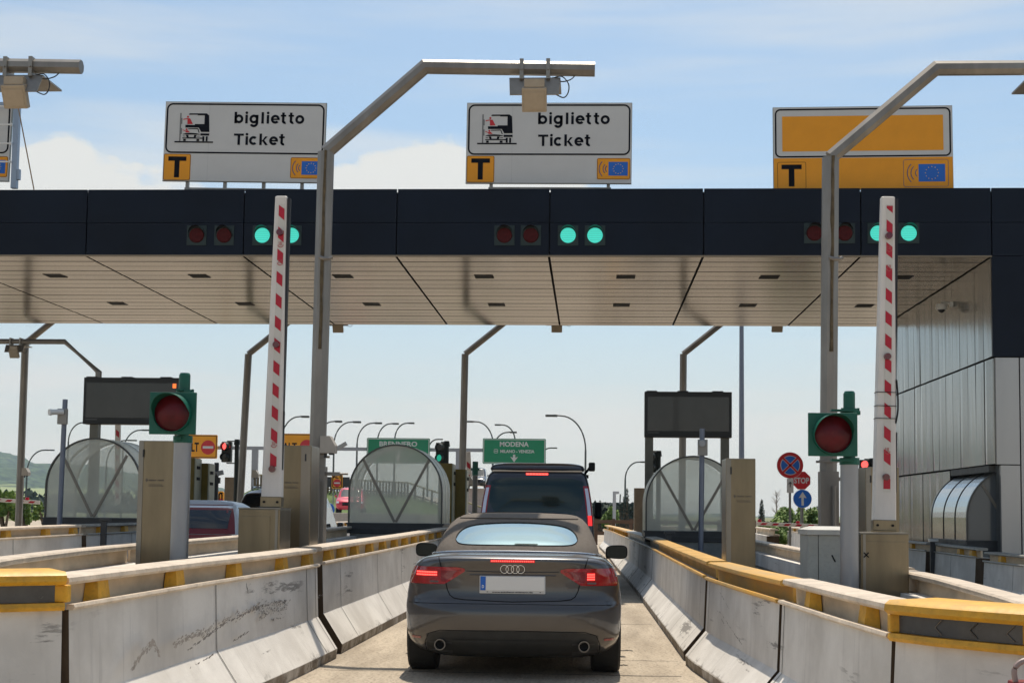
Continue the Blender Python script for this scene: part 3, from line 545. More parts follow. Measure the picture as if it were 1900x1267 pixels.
# orange blank sign
p = P(1602, 351, Yf + .3); t = thing('toll_sign', 'orange sign with a blank orange panel above the right lane', 'sign', p, group='ticket lane signs on the canopy'); t.scale = (1.035, 1, 1.035); t.rotation_euler = (0, radians(-.4), 0)
ax_ = lambda v: (v - 766.5) / 380; az2 = lambda v: (990 - v) / 380
q = MB(); q.box((ax_(155), 0, 0), (ax_(1378), .05, az2(412))); q.mi = 1; q.box((ax_(155) - .006, .01, -.006), (ax_(1378) + .006, .06, az2(412) + .01)); q.build('sign_board', [SIGNW, mat('board_edge', (.25, .26, .24))], t)
q = MB(); q.ringrect(ax_(165), ax_(1367), az2(765), az2(422), .1, .028, -.004, -.001); q.build('black_border', BLACK, t)
q = MB(); q.box((ax_(215), -.005, az2(722)), (ax_(1315), -.001, az2(475))); q.build('blank_panel', ORANGE, t)
q = MB(); q.box((ax_(155), -.0045, az2(992)), (ax_(1376), -.001, az2(770))); pl = q.build('lower_band', ORANGE, t)
q = MB(); q.ringrect(ax_(180), ax_(376), az2(985), az2(797), .03, .006, -.008, -.0045); q.box((ax_(208), -.008, az2(847)), (ax_(346), -.0045, az2(815))); q.box((ax_(257), -.008, az2(968)), (ax_(296), -.0045, az2(847))); q.build('letter_t', BLACK, pl)
q = MB(); q.ringrect(ax_(1040), ax_(1346), az2(978), az2(787), .04, .006, -.008, -.0045); q.build('plate_border', mat('wave_blue', (.02, .07, .2)), pl)
eu_marks(MB(), pl, ax_(1143), ax_(1323), az2(942), az2(820), ax_(1233), az2(882), .115, ax_(1150), az2(882), (.23, .165, .085), -.0045)
feet(t, (-1.2, 1.2), .1)
# ladder frame at far left
p0 = P(26, 350, Yf + .1); t = thing('access_ladder_frame', 'blue-grey steel ladder frame beside the left edge sign', 'ladder', p0)
h = PZ(26, 188, Yf) - p0.z
q = MB(); q.box((-.05, -.05, 0), (.06, .05, h)); q.box((-1.0, -.05, h - .06), (-.052, .05, h)); q.build('frame_post', mat('bluegrey_metal', (.28, .33, .40), .4, .5), t)
for py in (197, 231, 266, 300):
    q = MB(); z = PZ(20, py, Yf) - p0.z; q.box((-1.0, -.10, z - .012), (-.06, -.07, z + .012)); q.cyl((-.07, -.085, z), (-.05, -.085, z), .03, n=8); q.build('rung', WHITE, t)
q = MB(); a = P(33, 195, Yf) - p0; b = P(63, 352, Yf - .05) - p0; q.tube([a, b], .012, 6); q.build('stay_rod', mat('rusty', (.25, .17, .10), .7), t)
q = MB(); z = PZ(26, 322, Yf) - p0.z; q.box((.061, -.04, z - .1), (.11, .04, z + .1)); q.build('junction_box', mat('bluegrey_metal', (.28, .33, .4)), t)
# signal lights on the fascia
LENSR = mat('unlit_red_lens', (.075, .008, .008), .5, var=.4, vscale=20, spec=.15)
def lensgreen():
    m = glow('green_lens_lit', (.06, .58, .47), .68); return m
LG_ = lensgreen()
def fascia_light(px, py, lit, label):
    p = P(px, py, Yf - .07); t = thing('signal_light', label, 'traffic light', p, group='round signal lights on the canopy fascia')
    q = MB(); q.box((-.19, -.012, -.19), (.19, .0, .19), .005); q.build('backplate', mat('backplate_green', (.015, .03, .028), .5), t)
    q = MB(); n = 20; vs = []; 
    for i in range(n + 1):
        a = pi * i / n * 1.15 - pi * .075; vs += [(.165 * cos(a), -.013, .165 * sin(a)), (.16 * cos(a), -.16 * max(.25, sin(a)), .01 + .16 * sin(a))]
    q.add(vs, [(2 * i, 2 * i + 1, 2 * i + 3, 2 * i + 2) for i in range(n)]); q.build('visor', CGREEN if lit else mat('visor_black', (.012, .014, .014), .5), t, smooth=True)
    q = MB(); q.cyl((0, -.012, 0), (0, -.035, 0), .145, .132, n=28); q.build('lens', LG_ if lit else LENSR, t)
    if lit:
        q = MB()
        for zl in (-.09, -.05, -.01, .03, .07): w2 = sqrt(.13 ** 2 - zl ** 2) * .98; q.box((-w2, -.040, zl - .004), (w2, -.036, zl + .002))
        q.build('lens_ribs', glow('green_lens_rib', (.04, .42, .32), .35), t)
P3 = (('left', (365, 416, 487, 541)), ('centre', (936, 985, 1054, 1104)), ('right', (1511, 1567, 1629, 1686)))
for nm, xs4 in P3:
    for i, px in enumerate(xs4):
        w1 = 'dark unlit red' if i < 2 else 'glowing green'; w2 = 'first' if i % 2 == 0 else 'second'
        fascia_light(px, 437 if nm != 'right' else 433, i >= 2, f'{w1} round signal, {w2} of its pair, under the {dict(left="left ticket sign", centre="centre ticket sign", right="orange sign")[nm]}')
# ================================================================== PORTAL POLES WITH SENSORS
def sensor(t_loc, label, k=1.0, hide_cable=False):
    """under-arm antenna: hood plate, clamp brackets, tilted box"""
    HB = mat('antenna_beige', (.40, .325, .235), .55, .1, var=.12); HD = mat('hood_steel', (.30, .27, .23), .4, .7, var=.2)
    t = thing('lane_sensor', label, 'sensor', t_loc, group='lane sensor units hung from the bent poles')
    q = MB(); q.box((-.29, -.06, -.055), (.29, .50, -.035)); q.add([(-.29, -.06, -.035), (.29, -.06, -.035), (.275, -.19, -.27), (-.275, -.19, -.27), (-.29, -.045, -.04), (.29, -.045, -.04), (.275, -.175, -.275), (-.275, -.175, -.275)], [(0, 3, 2, 1), (4, 5, 6, 7), (0, 1, 5, 4), (1, 2, 6, 5), (2, 3, 7, 6), (3, 0, 4, 7)])
    q.build('hood_plate', HD, t)
    for x in (-.15, .15): q = MB(); q.box((x - .022, -.105, -.06), (x + .022, .11, .172)); q.cyl((x, -.104, .05), (x, -.13, .05), .012, n=6); q.build('clamp', HD, t)
    q = MB(); q.box((-.115, -.20, -.19), (.115, -.10, -.09), .01); q.build('mount_block', HB, t)
    q = MB(); q.M = Matrix.Translation((0, -.12, -.30)) @ Matrix.Rotation(radians(28), 4, 'X'); q.box((-.14, -.05, -.14), (.14, .04, .13), .012); q.box((-.115, -.058, -.115), (.115, -.05, .085), .004)
    for x in (-.125, .125):
        for z in (-.1, .02, .1): q.cyl((x, -.05, z), (x, -.06, z), .009, n=6)
    q.build('antenna_box', HB, t)
    q = MB(); pts = [(.18, -.05, -.05), (.30, -.08, -.03), (.38, -.1, -.12), (.38, -.1, -.22), (.33, -.1, -.28), (.24, -.12, -.25), (.15, -.1, -.2)]; q.tube(smoothc(pts), .007, 6); q.tube(smoothc([(.2, -.05, -.03), (.3, -.05, -.08), (.4, -.02, -.05), (.45, 0, 0)]), .007, 6); q.build('cable', mat('black_cable', (.02, .02, .02), .5), t)
    return t
def smoothc(pts, n=6):
    P_ = [Vector(p) for p in pts]; o = []
    for i in range(len(P_) - 1):
        p0, p1, p2, p3 = P_[max(i - 1, 0)], P_[i], P_[i + 1], P_[min(i + 2, len(P_) - 1)]
        for k in range(n):
            u = k / n; o.append(.5 * ((2 * p1) + (p2 - p0) * u + (2 * p0 - 5 * p1 + 4 * p2 - p3) * u * u + (3 * p1 - p0 - 3 * p2 + p3) * u ** 3))
    o.append(P_[-1]); return o
def portal(px_knee, py_knee, px_base, py_base, Y, label, arm_up=1, tip_dx=3.06, sens=True, slab='', detail=True, steel=STEELPOLE, base_z=.0, dx1=1.12, dz1=.99, sag=.045):
    k = P(px_knee, py_knee, Y); b = P(px_base, py_base, Y); lean = (k.x - b.x) / (k.z - b.z); bx = k.x - lean * k.z
    t = thing('bent_pole', label, 'pole', (bx, Y, 0), group='bent steel lane poles'); K = k.x - bx; r = .088
    def prof(pts, rr, name):
        q = MB(); vs = []; n = 8
        for i, p in enumerate(pts):
            a = pts[max(i - 1, 0)]; c = pts[min(i + 1, len(pts) - 1)]
            d1 = (Vector(p) - Vector(a)); d2 = (Vector(c) - Vector(p)); d1 = d1.normalized() if d1.length > 0 else d2.normalized(); d2 = d2.normalized() if d2.length > 0 else d1
            d = (d1 + d2).normalized(); s_ = 1 / max(.5, d.dot(d1)); side = Vector((d.z, 0, -d.x))
            for j in range(n): a_ = 2 * pi * (j + .5) / n; f_ = rr / cos(pi / n); vs.append(Vector(p) + side * (f_ * cos(a_) * s_) + Vector((0, 1, 0)) * f_ * sin(a_))
        fs = [(i * n + j, i * n + (j + 1) % n, (i + 1) * n + (j + 1) % n, (i + 1) * n + j) for i in range(len(pts) - 1) for j in range(n)] + [tuple(range(n - 1, -1, -1)), tuple(range((len(pts) - 1) * n, len(pts) * n))]
        q.add(vs, fs); return q
    s_ = arm_up
    zt = k.z + dz1
    prof([(0, 0, 0), (K, 0, k.z)], r, 'pole').build('pole', steel, t)
    prof([(K, 0, k.z + .001), (K + s_ * dx1, 0, zt), (K + s_ * tip_dx, 0, zt - sag)], r * .86, 'arm').build('arm', steel, t)
    if detail:
        q = MB(); x0 = 0
        pts = []
        for i in range(16): z = 3.2 + (k.z - 3.2) * i / 15; pts.append((K * z / k.z + .012 + random.uniform(-.004, .004), -r - .004, z))
        q.tube(pts, [random.uniform(.014, .024) for _ in pts], 5); q.build('weld_seam', DIRTYPOLE, t)
        q = MB(); zc = 4.22; xk = K * zc / k.z; q.tube([(xk - .02, -r - .01, zc + .02), (xk + .03, -r - .03, zc), (xk + .09, -r - .02, zc), (xk + .12, -r, zc + .02)], .022, 6); q.build('lug', STEELPOLE, t)
        q = MB(); zc = 1.98; xk = K * zc / k.z; q.box((xk - r - .03, -r - .02, zc), (xk + r + .03, -r + .0, zc + .025)); q.box((xk - r - .03, r, zc), (xk + r + .03, r + .02, zc + .025)); q.box((xk - r * 1.12, -r * 1.05, 0), (xk + r * 1.12, r * 1.05, zc - .1)); q.build('base_collar', steel, t)
        q = MB(); 
        q.cyl((xk + .04, -r - .035, .5), (xk + .04, -r - .035, 1.72), .022); q.box((xk + r, -.03, 1.78), (xk + r + .17, .03, 1.82)); q.cyl((xk + r + .1, 0, 1.8), (xk + r + .26, 0, 1.8), .012); q.build('conduit', steel, t)
    return t, zt, bx + K
ARMSTEEL = STEELPOLE
pL = portal(605, 283, 585, 1000, 15.0, 'bent steel pole rising beside the left striped boom, arm reaching over our lane')
pR = portal(1541, 293, 1536, 980, 15.0, 'bent steel pole in front of the orange sign, arm running off the right edge', dx1=1.17, dz1=1.01, sag=0)
t0 = thing('bent_pole', 'steel arm end entering at the top left corner', 'pole', (0, 15, 0), group='bent steel lane poles'); bpy.data.objects.remove(t0)
pLL = portal(-330, 275, -350, 1000, 15.0, 'bent steel pole whose arm end enters at the top left corner')
sensor((P(993, 130, 15).x, 15, pL[1] - .12), 'beige sensor unit hanging in front of the centre ticket sign')
sensor((P(40, 105, 15).x, 15, pLL[1] - .12), 'beige sensor unit at the top left corner of the photo')
sensor((P(1952, 130, 15).x, 15, pR[1] - .09), 'sensor unit mostly beyond the right edge, only its hood corner showing')
def wbox(px0, py0, px1, py1, Y, name, label, cat, m, slope=False, par=None):
    pass
for (px, pb, Y, lb) in ((461, 449, 35.0, 'rear row bent pole left of the left striped boom'), (863, 858, 35.0, 'rear row bent pole rising behind the van'), (1268, 1266, 35.0, 'rear row bent pole behind the right message board'), (47, 35, 35., 'rear row bent pole near the left edge')):
    pp = portal(px, 657 if px > 100 else 637, pb, 870 if px > 100 else 960, Y, lb, detail=False, dx1=1.35, dz1=1.1)
    if px > 100:
        sensor((pp[2] + 2.4, Y, pp[1] - .09), {461: 'small sensor behind the pole hidden under the canopy edge, left', 863: 'small sensor hanging below the canopy edge in the centre', 1268: 'small sensor hanging below the canopy edge at right'}[px])
# mirrored pole by left message board
k = P(183, 690, 27.5); kk = P(120, 634, 27.5); t = thing('bent_pole', 'thin bent pole leaning left out of the left message board', 'pole', (k.x, 27.5, 0), group='bent steel lane poles')
q = MB(); q.tube([(0, 0, 0), (0, 0, k.z), (kk.x - k.x, 0, kk.z), (kk.x - k.x - 3.5, 0, kk.z)], [.07, .07, .055, .055], 8); q.build('pole', STEELPOLE, t)
sensor((P(30, 640, 27.5).x, 27.5, kk.z - .05), 'small sensor unit on the thin pole at the left edge').scale = (.7, .7, .7)
# small hooded floodlight boxes on poles
def hood(px, py, Y, s, label):
    p = P(px, py, Y); t = thing('camera_housing', label, 'camera', p, group='sloped camera housings on the poles'); t.scale = (s, s, s)
    q = MB(); q.M = Matrix.Rotation(radians(90), 4, 'Z'); q.prism([(-.12, -.11), (.10, -.11), (.10, .02), (-.0, .11), (-.12, .11)], -.001, .0)
    q = MB(); q.prism([(-.08, -.10), (.09, -.10), (.095, -.01), (.03, .10), (-.08, .10)], -.09, .09); q.build('housing', mat('housing_beige', (.42, .38, .33), .5, .2, var=.1), t)
    q = MB(); q.cyl((-.03, 0, -.10), (-.03, 0, -.15), .02); q.build('mount', DKGREY, t); q = MB(); q.cyl((.05, -.05, -.1), (.05, -.05, -.12), .03); q.build('lens_cover', DKGREY, t)
hood(609, 825, 14.9, .95, 'sloped beige housing on the left near pole'); hood(474, 879, 34.9, 1.0, 'sloped housing on the rear row pole left of the boom'); hood(48, 875, 34.8, 1.0, 'sloped housing on the leftmost rear pole'); hood(870, 891, 34.8, 1.2, 'sloped housing on the rear pole beside the van'); 
# ================================================================== NEAR BOOMS (upright)
def boom(pb, pt, Y, wb, wt, label, lights, ytop, flip=1):
    b = P(*pb, Y); tp = P(*pt, Y); t = thing('barrier_boom', label, 'boom', b, group='raised red and white booms'); L = (tp - b).length
    ang = atan2(tp.x - b.x, tp.z - b.z); t.rotation_euler = (0, ang, 0)
    q = MB(); n = 5
    def ringv(z, hw, y0, y1, c=.012): return [(-hw + c, y0, z), (hw - c, y0, z), (hw, y0 + c, z), (hw, y1, z), (-hw, y1, z), (-hw, y0 + c, z)]
    vs = ringv(0, wb / 2, -.05, .05) + ringv(L - .008, wt / 2, -.035, .035) + ringv(L, wt / 2 - .008, -.028, .028)
    q.add(vs, [(i + 6 * j, (i + 1) % 6 + 6 * j, (i + 1) % 6 + 6 + 6 * j, i + 6 + 6 * j) for j in range(2) for i in range(6)] + [tuple(range(5, -1, -1)), tuple(range(12, 18))]); q.build('boom_body', mat('boom_white', (.70, .66, .62), .42, var=.12, vscale=5, stretch=(1, 1, .4)), t)
    q = MB(); y = lambda z: -.05 + .015 * z / L - .0025
    xc = .012; hw = .031
    q2 = MB(); q2.add([(xc - hw - .004, y(.25) , .25), (xc + hw + .004, y(.25), .25), (xc + hw * .85 + .004, y(L - .08), L - .08), (xc - hw * .85 - .004, y(L - .08), L - .08)], [(0, 1, 2, 3)]); q2.build('reflective_strip', mat('strip_offwhite', (.60, .57, .52), .3), t)
    z = .28; k = 0
    def W(z): return hw * (1 - .12 * z / L)
    while z < L - .14:
        h = .108; w_ = W(z); yy = y(z) - .002
        z1 = min(z + h, L - .09)
        if k == 0: q.add([(xc - w_, yy, z), (xc + w_, yy, z), (xc + w_, yy, z + .09), (xc - w_, yy, z + .13)], [(0, 1, 2, 3)])
        else: q.add([(xc - w_, yy, z + .045), (xc + w_, yy, z), (xc + w_, yy, z1), (xc - w_, yy, min(z1 + .045, L - .09))], [(0, 1, 2, 3)])
        z += .212; k += 1
    q.build('red_stripes', mat('stripe_red', (.46, .005, .025), .35, var=.1), t)
    q = MB(); q.box((wt / 2 + .004, -.03, .75), (wt / 2 + .03, .03, L - .02)); q.box((wb / 2 * .9, -.035, .25), (wb / 2 * .9 + .012, .0, .8)); q.build('rubber_edge', mat('rubber', (.015, .015, .02), .5), t)
    for zl in lights:
        q = MB(); q.cyl((xc - .008, -.04, zl * L), (xc - .008, -.078, zl * L), .034, .030, n=16); q.M = None; l = q.build('warning_lamp', mat('boom_lamp', (.12, .01, .015), .2, coat=.6), t, smooth=True)
    for zl in (lights[0] + .08, lights[-1] - .10 if len(lights) > 2 else .9, lights[-1] - .04):
        # faded hand-like emblem printed on the strip
        q = MB(); zc = zl * L; yy = y(zc) - .003; em = lambda a: (xc + a[0], yy, zc + a[1])
        for i in range(5): a = pi * (1.05 + i * .19); q.tube([em((.026 * cos(a), .026 * sin(a))), em((.026 * cos(a + .5), .026 * sin(a + .5)))], .004, 4)
        for dx in (-.012, 0, .01): q.tube([em((dx, -.008)), em((dx * 1.3, .03))], .0028, 4)
        q.build('printed_emblem', mat('stripe_faded', (.48, .12, .12), .5), t)
    q = MB(); q.box((-wb / 2 - .004, -.055, -.10), (wb / 2 + .004, .06, .0), .006); q.build('steel_bracket', BRUSHED, t)
    for sx in (-1, 1):
        q = MB(); q.cyl((sx * wb * .33, -.055, -.05), (sx * wb * .33, -.068, -.05), .012, n=6); q.build('bolt', SEAM, t)
    return t
boom((505, 921), (523, 365), 12.5, .19, .115, 'raised red and white striped boom left of our lane', (.09, .50, .875), 365)
br = boom((1640, 964), (1647, 366), 12.5, .205, .125, 'raised red and white striped boom at right, strapped with black ties', (.13, .50, .875), 366)
for py in (732, 757, 780):
    q = MB(); z = (964 - py) / 200; w2 = .205 / 2 - .04 * z / 3 + .004; q.box((-w2, -.056, z), (w2, -.052, z + .006)); q.box((-w2, -.056, z), (-w2 + .003, .055, z + .006)); q.box((w2 - .003, -.056, z), (w2, .055, z + .006)); q.build('cable_tie', SEAM, br)
q = MB(); q.tube(smoothc([(.088, -.04, .88), (.106, -.04, 1.0), (.103, -.04, 1.15), (.09, -.04, 1.28)]), .008, 6); q.build('loose_cable', SEAM, br)
def metal_box(px0, px1, py0, Y, d, label, side_dark, name='boom_cabinet', m=BRUSHED, h0=0.2, ins=True):
    a = P(px0, py0, Y); b = P(px1, py0, Y); t = thing(name, label, 'cabinet', ((a.x + b.x) / 2, Y + d / 2, h0), group='boom machine cabinets'); w_ = (b.x - a.x) / 2; H = a.z - h0
    q = MB(); q.box((-w_, -d / 2, 0), (w_, d / 2, H - .012), .006); q.build('casing', m, t)
    q = MB(); q.box((-w_ - .004, -d / 2 - .004, H - .012), (w_ + .004, d / 2, H)); q.build('lid', BRUSHED2, t)
    if ins:
        q = MB(); q.box((-w_ + .02, -d / 2 - .006, .05), (w_ - .09 if side_dark > 0 else w_ - .02, -d / 2 - .001, H - .08), .002); q.build('door', m, t)
    q = MB(); x = w_ - .03 if side_dark > 0 else -w_ + .03; q.box((x - .012, -d / 2 - .009, .0), (x + .012, -d / 2 - .001, H - .015)); q.build('corner_strip', BRUSHED2, t)
    return t, w_, H
metal_box(443, 520, 941, 12.2, .45, 'low brushed steel cabinet carrying the left striped boom', 1)
cb = metal_box(1597, 1686, 987, 12.2, .45, 'low brushed steel cabinet carrying the right striped boom', -1)
for sgn in (1, -1):
    q = MB(); q.M = Matrix.Translation((-cb[1] + .045, -.24, cb[2] - .20)) @ Matrix.Rotation(sgn * pi / 4, 4, 'Y'); q.box((-.030, -.004, -.005), (.030, .0, .005)); q.build('black_cross_mark', SEAM, cb[0])
# tall steel columns with faint lettering
def steel_col(px0, px1, py0, Y, label, strip='left'):
    a = P(px0, py0, Y); b = P(px1, py0, Y); t = thing('steel_column', label, 'cabinet', ((a.x + b.x) / 2, Y, .2), group='tall brushed steel columns'); w_ = (b.x - a.x) / 2; H = a.z - .2
    q = MB(); q.box((-w_, 0, 0), (w_, .42, H), .008); q.build('casing', BRUSHED, t)
    s0 = -w_ + .004 if strip == 'left' else w_ - .10
    q = MB(); q.box((s0, -.006, 0), (s0 + .045 + (.05 if strip != 'left' else 0), -.001, H - .01)); q.build('edge_profile', BRUSHED2, t)
    for z in (H - .12, .35):
        q = MB(); xh = s0 + .045; q.cyl((xh, -.012, z - .035), (xh, -.012, z + .035), .007, n=8); q.build('hinge', DKGREY, t)
    q = MB(); x0 = -w_ + (.085 if strip == 'left' else .03); zc = H * .78 if strip == 'left' else H * .74
    zc = H - .37
    q.prism([(x0 - .012, zc), (x0, zc - .018), (x0 + .012, zc), (x0, zc + .02)], -.004, -.002)
    xe_ = min(x0 + .17, w_ - .02); rn = random.Random(5); x = x0 + .022
    while x < xe_ - .006:      # lettering too worn to read: a row of small blurred marks, with a word gap
        wd = rn.uniform(.004, .007)
        if not (.52 < (x - x0) / (xe_ - x0) < .60): q.box((x, -.004, zc - .007), (x + wd, -.002, zc + .004 + rn.uniform(0, .003)))
        x += wd + .0028
    for zz_ in (zc - .042, zc - .054):
        x = x0 + .020
        while x < xe_ - .02: wd = rn.uniform(.004, .012); q.box((x, -.004, zz_ - .003), (x + wd, -.002, zz_ + .003)); x += wd + .003
    q.build('faint_lettering', mat('faint_letter', (.12, .10, .08), .5), t)
    return t
steel_col(1347, 1402, 850, 13.3, 'tall brushed steel column in front of the right booth', 'left')
steel_col(258, 328, 817, 12.4, 'tall brushed steel column in front of the far left booth', 'left')
steel_col(520, 578, 826, 13.3, 'tall brushed steel column between the left boom and the bent pole', 'right')
steel_col(1606, 1668, 866, 13.6, 'tall brushed steel column hidden behind the right striped boom', 'left')
# second row cabinets
for px0, px1, py, Y, lb in ((417, 438, 885, 36, 'brown steel cabinet past the canopy left of the boom'), (1177, 1196, 905, 36, 'brown steel cabinet at the left side of the right booth')):
    a = P(px0, py, Y); b = P(px1, py, Y); t = thing('steel_column', lb, 'cabinet', ((a.x + b.x) / 2, Y, .2), group='tall brushed steel columns'); q = MB(); w_ = (b.x - a.x) / 2; q.box((-w_, 0, 0), (w_, .4, a.z - .2), .01); q.build('casing', mat('brown_steel', (.22, .17, .12), .4, .6, var=.2), t); q = MB(); q.box((-w_ + .02, -.006, .1), (w_ - .02, -.001, a.z - .35)); q.build('door', mat('brown_steel', (.2, .15, .1)), t)
for px0, px1, py, Y, lb in ((814, 839, 859, 30, 'taller olive cabinet beside the centre booth'), (839.5, 864, 870, 30.5, 'shorter olive cabinet next to the van'), (335, 361, 849, 30, 'taller olive cabinet behind the maroon hatchback'), (361.5, 386, 859, 30.5, 'shorter olive cabinet behind the maroon hatchback')):
    a = P(px0, py, Y); b = P(px1, py, Y); t = thing('ticket_machine', lb, 'cabinet', ((a.x + b.x) / 2, Y, .2), group='olive ticket machine cabinets'); q = MB(); w_ = (b.x - a.x) / 2; H = a.z - .2; q.box((-w_, 0, 0), (w_, .5, H), .01); q.build('casing', OLIVE, t)
    q = MB(); q.box((w_ + .001, .02, .1), (w_ + .03, .48, H - .02)); q.build('side_panel', mat('pale_panel', (.5, .48, .36), .5), t)
    for z in (H - .25, H - .5):
        q = MB(); q.box((w_ + .031, .1, z), (w_ + .05, .3, z + .07)); q.build('slot', SEAM, t)
# white service cabinet
a = P(1497, 988, 12.3); b = P(1577, 988, 12.3); w_ = (b.x - a.x) / 2; t = thing('service_cabinet', 'weathered off-white service cabinet with overhanging lid on the right island', 'cabinet', ((a.x + b.x) / 2, 12.3, .2)); H = PZ(1537, 992, 12.3) - .2
q = MB(); q.box((-w_ + .015, 0, 0), (w_ - .015, .5, H), .01); q.build('casing', mat('cabinet_offwhite', (.42, .42, .38), .6, var=.15, vscale=3, bump=.15, speck=.1), t)
q = MB(); q.add([(-w_, -.02, H), (w_, -.02, H), (w_, .52, H), (-w_, .52, H), (-w_, -.02, H + .045), (w_, -.02, H + .045), (w_, .52, H + .045), (-w_, .52, H + .045), (-w_ + .09, .1, H + .075), (w_ - .04, .1, H + .075), (w_ - .04, .42, H + .075), (-w_ + .09, .42, H + .075)],
     [(0, 3, 2, 1), (0, 1, 5, 4), (1, 2, 6, 5), (2, 3, 7, 6), (3, 0, 4, 7), (4, 5, 9, 8), (5, 6, 10, 9), (6, 7, 11, 10), (7, 4, 8, 11), (8, 9, 10, 11)]); q.build('lid', mat('cabinet_lid', (.5, .49, .45), .5, var=.15), t)
q = MB(); q.box((-w_ + .015 + .085, -.003, 0), (-w_ + .015 + .089, -.0005, H)); q.tube([(.03, -.003, H - .18), (.06, -.003, H - .24)], .006, 5); q.build('edge_scratch', SEAM, t)
# ================================================================== BIG RED TRAFFIC LIGHTS
def big_light(px_c, py_c, px_post, py_top, Y, px_b, label, side):
    c = P(px_c, py_c, Y); top = P(px_post, py_top, Y); bt = P(px_b, 1035, Y); t = thing('traffic_light', label, 'traffic light', (bt.x, Y + .1, .15), group='large green traffic lights with dark red lens'); o = Vector((bt.x, Y + .1, .15))
    xt = top.x - bt.x; zt_ = top.z - .15; zc = c.z - .15; xc = c.x - bt.x; S = lambda z: xt * z / zt_
    q = MB(); q.cyl((S(0), 0, 0), (S(zc - .2), 0, zc - .2), .082, .076, n=24); q.build('post', mat('post_grey', (.36, .36, .37), .38, .6, var=.15, vscale=3, stretch=(1, 1, .3)), t, smooth=True)
    q = MB(); q.cyl((S(zc - .22), 0, zc - .215), (S(zc + .1), 0, zt_ - .02), .052, .05, n=20); q.cyl((S(zt_), 0, zt_ - .02), (S(zt_), 0, zt_), .05, .04, n=20); q.cyl((S(zt_ - .17), 0, zt_ - .20), (S(zt_ - .17), 0, zt_ - .15), .072, n=20); q.box((S(zt_) - .075, -.03, zt_ - .205), (S(zt_) + .09, .03, zt_ - .17), .005)
    for dx in (-.06, .075): q.cyl((S(zt_) + dx, -.0, zt_ - .17), (S(zt_) + dx, 0, zt_ - .145), .012, n=8)
    q.build('upper_post', CGREEN, t, smooth=True)
    q = MB(); hw = .208; q.box((xc - hw, -.19, zc - .185), (xc + hw, -.165, zc + .185), .006); q.build('backboard', CGREEN, t)
    q = MB(); q.box((xc - .15, -.165, zc - .14), (xc + .15, -.07, zc + .14), .02); q.build('housing', CGREEN, t)
    q = MB(); q.box((min(xc, S(zc)), -.12, zc - .225), (max(xc, S(zc)) + .02, -.04, zc - .205)); q.cyl((S(zc), 0, zc - .25), (S(zc), 0, zc - .19), .085, n=20); q.build('bracket', CGREEN, t); q = MB(); q.box((min(xc, S(zc)), -.12, zc + .205), (max(xc, S(zc)) + .02, -.04, zc + .222)); q.build('bracket', CGREEN, t)
    q = MB(); n = 32; r = .172
    vs = []
    for i in range(n + 1):
        a = 2 * pi * i / n; L_ = .06 + .13 * max(0, sin(a)) ** .7 if sin(a) > 0 else .045
        vs += [(xc + r * cos(a), -.19, zc + r * sin(a)), (xc + r * .97 * cos(a), -.19 - L_, zc + r * .97 * sin(a)), (xc + r * .95 * cos(a), -.19 - L_, zc + r * .95 * sin(a)), (xc + (r - .012) * cos(a), -.19, zc + (r - .012) * sin(a))]
    q.add(vs, [(4 * i + j, 4 * i + j + 1, 4 * i + 5 + j, 4 * i + 4 + j) for i in range(n) for j in range(3)]); q.build('visor', CGREEN, t, smooth=True)
    q = MB(); vs = []; fs = []
    for k in range(6):
        rr = .158 * (k + 1) / 6
        for i in range(28): a = 2 * pi * i / 28; vs.append((xc + rr * cos(a), -.20 - .03 * (1 - (rr / .158) ** 2), zc + rr * sin(a)))
    for k in range(5):
        for i in range(28): fs.append((k * 28 + i, k * 28 + (i + 1) % 28, (k + 1) * 28 + (i + 1) % 28, (k + 1) * 28 + i))
    fs.append(tuple(range(28))); q.add(vs, fs); q.build('lens', mat('big_red_lens', (.10, .006, .010), .3, var=.6, vscale=5, coat=.12, spec=.2), t, smooth=True)
    return t
big_light(326, 768, 337, 690, 11.7, 325, 'large square green traffic light with dark red lens, before the left message board', -1)
big_light(1542, 807, 1580, 724, 11.7, 1579, 'large square green traffic light with dark red lens beside the right boom', 1)
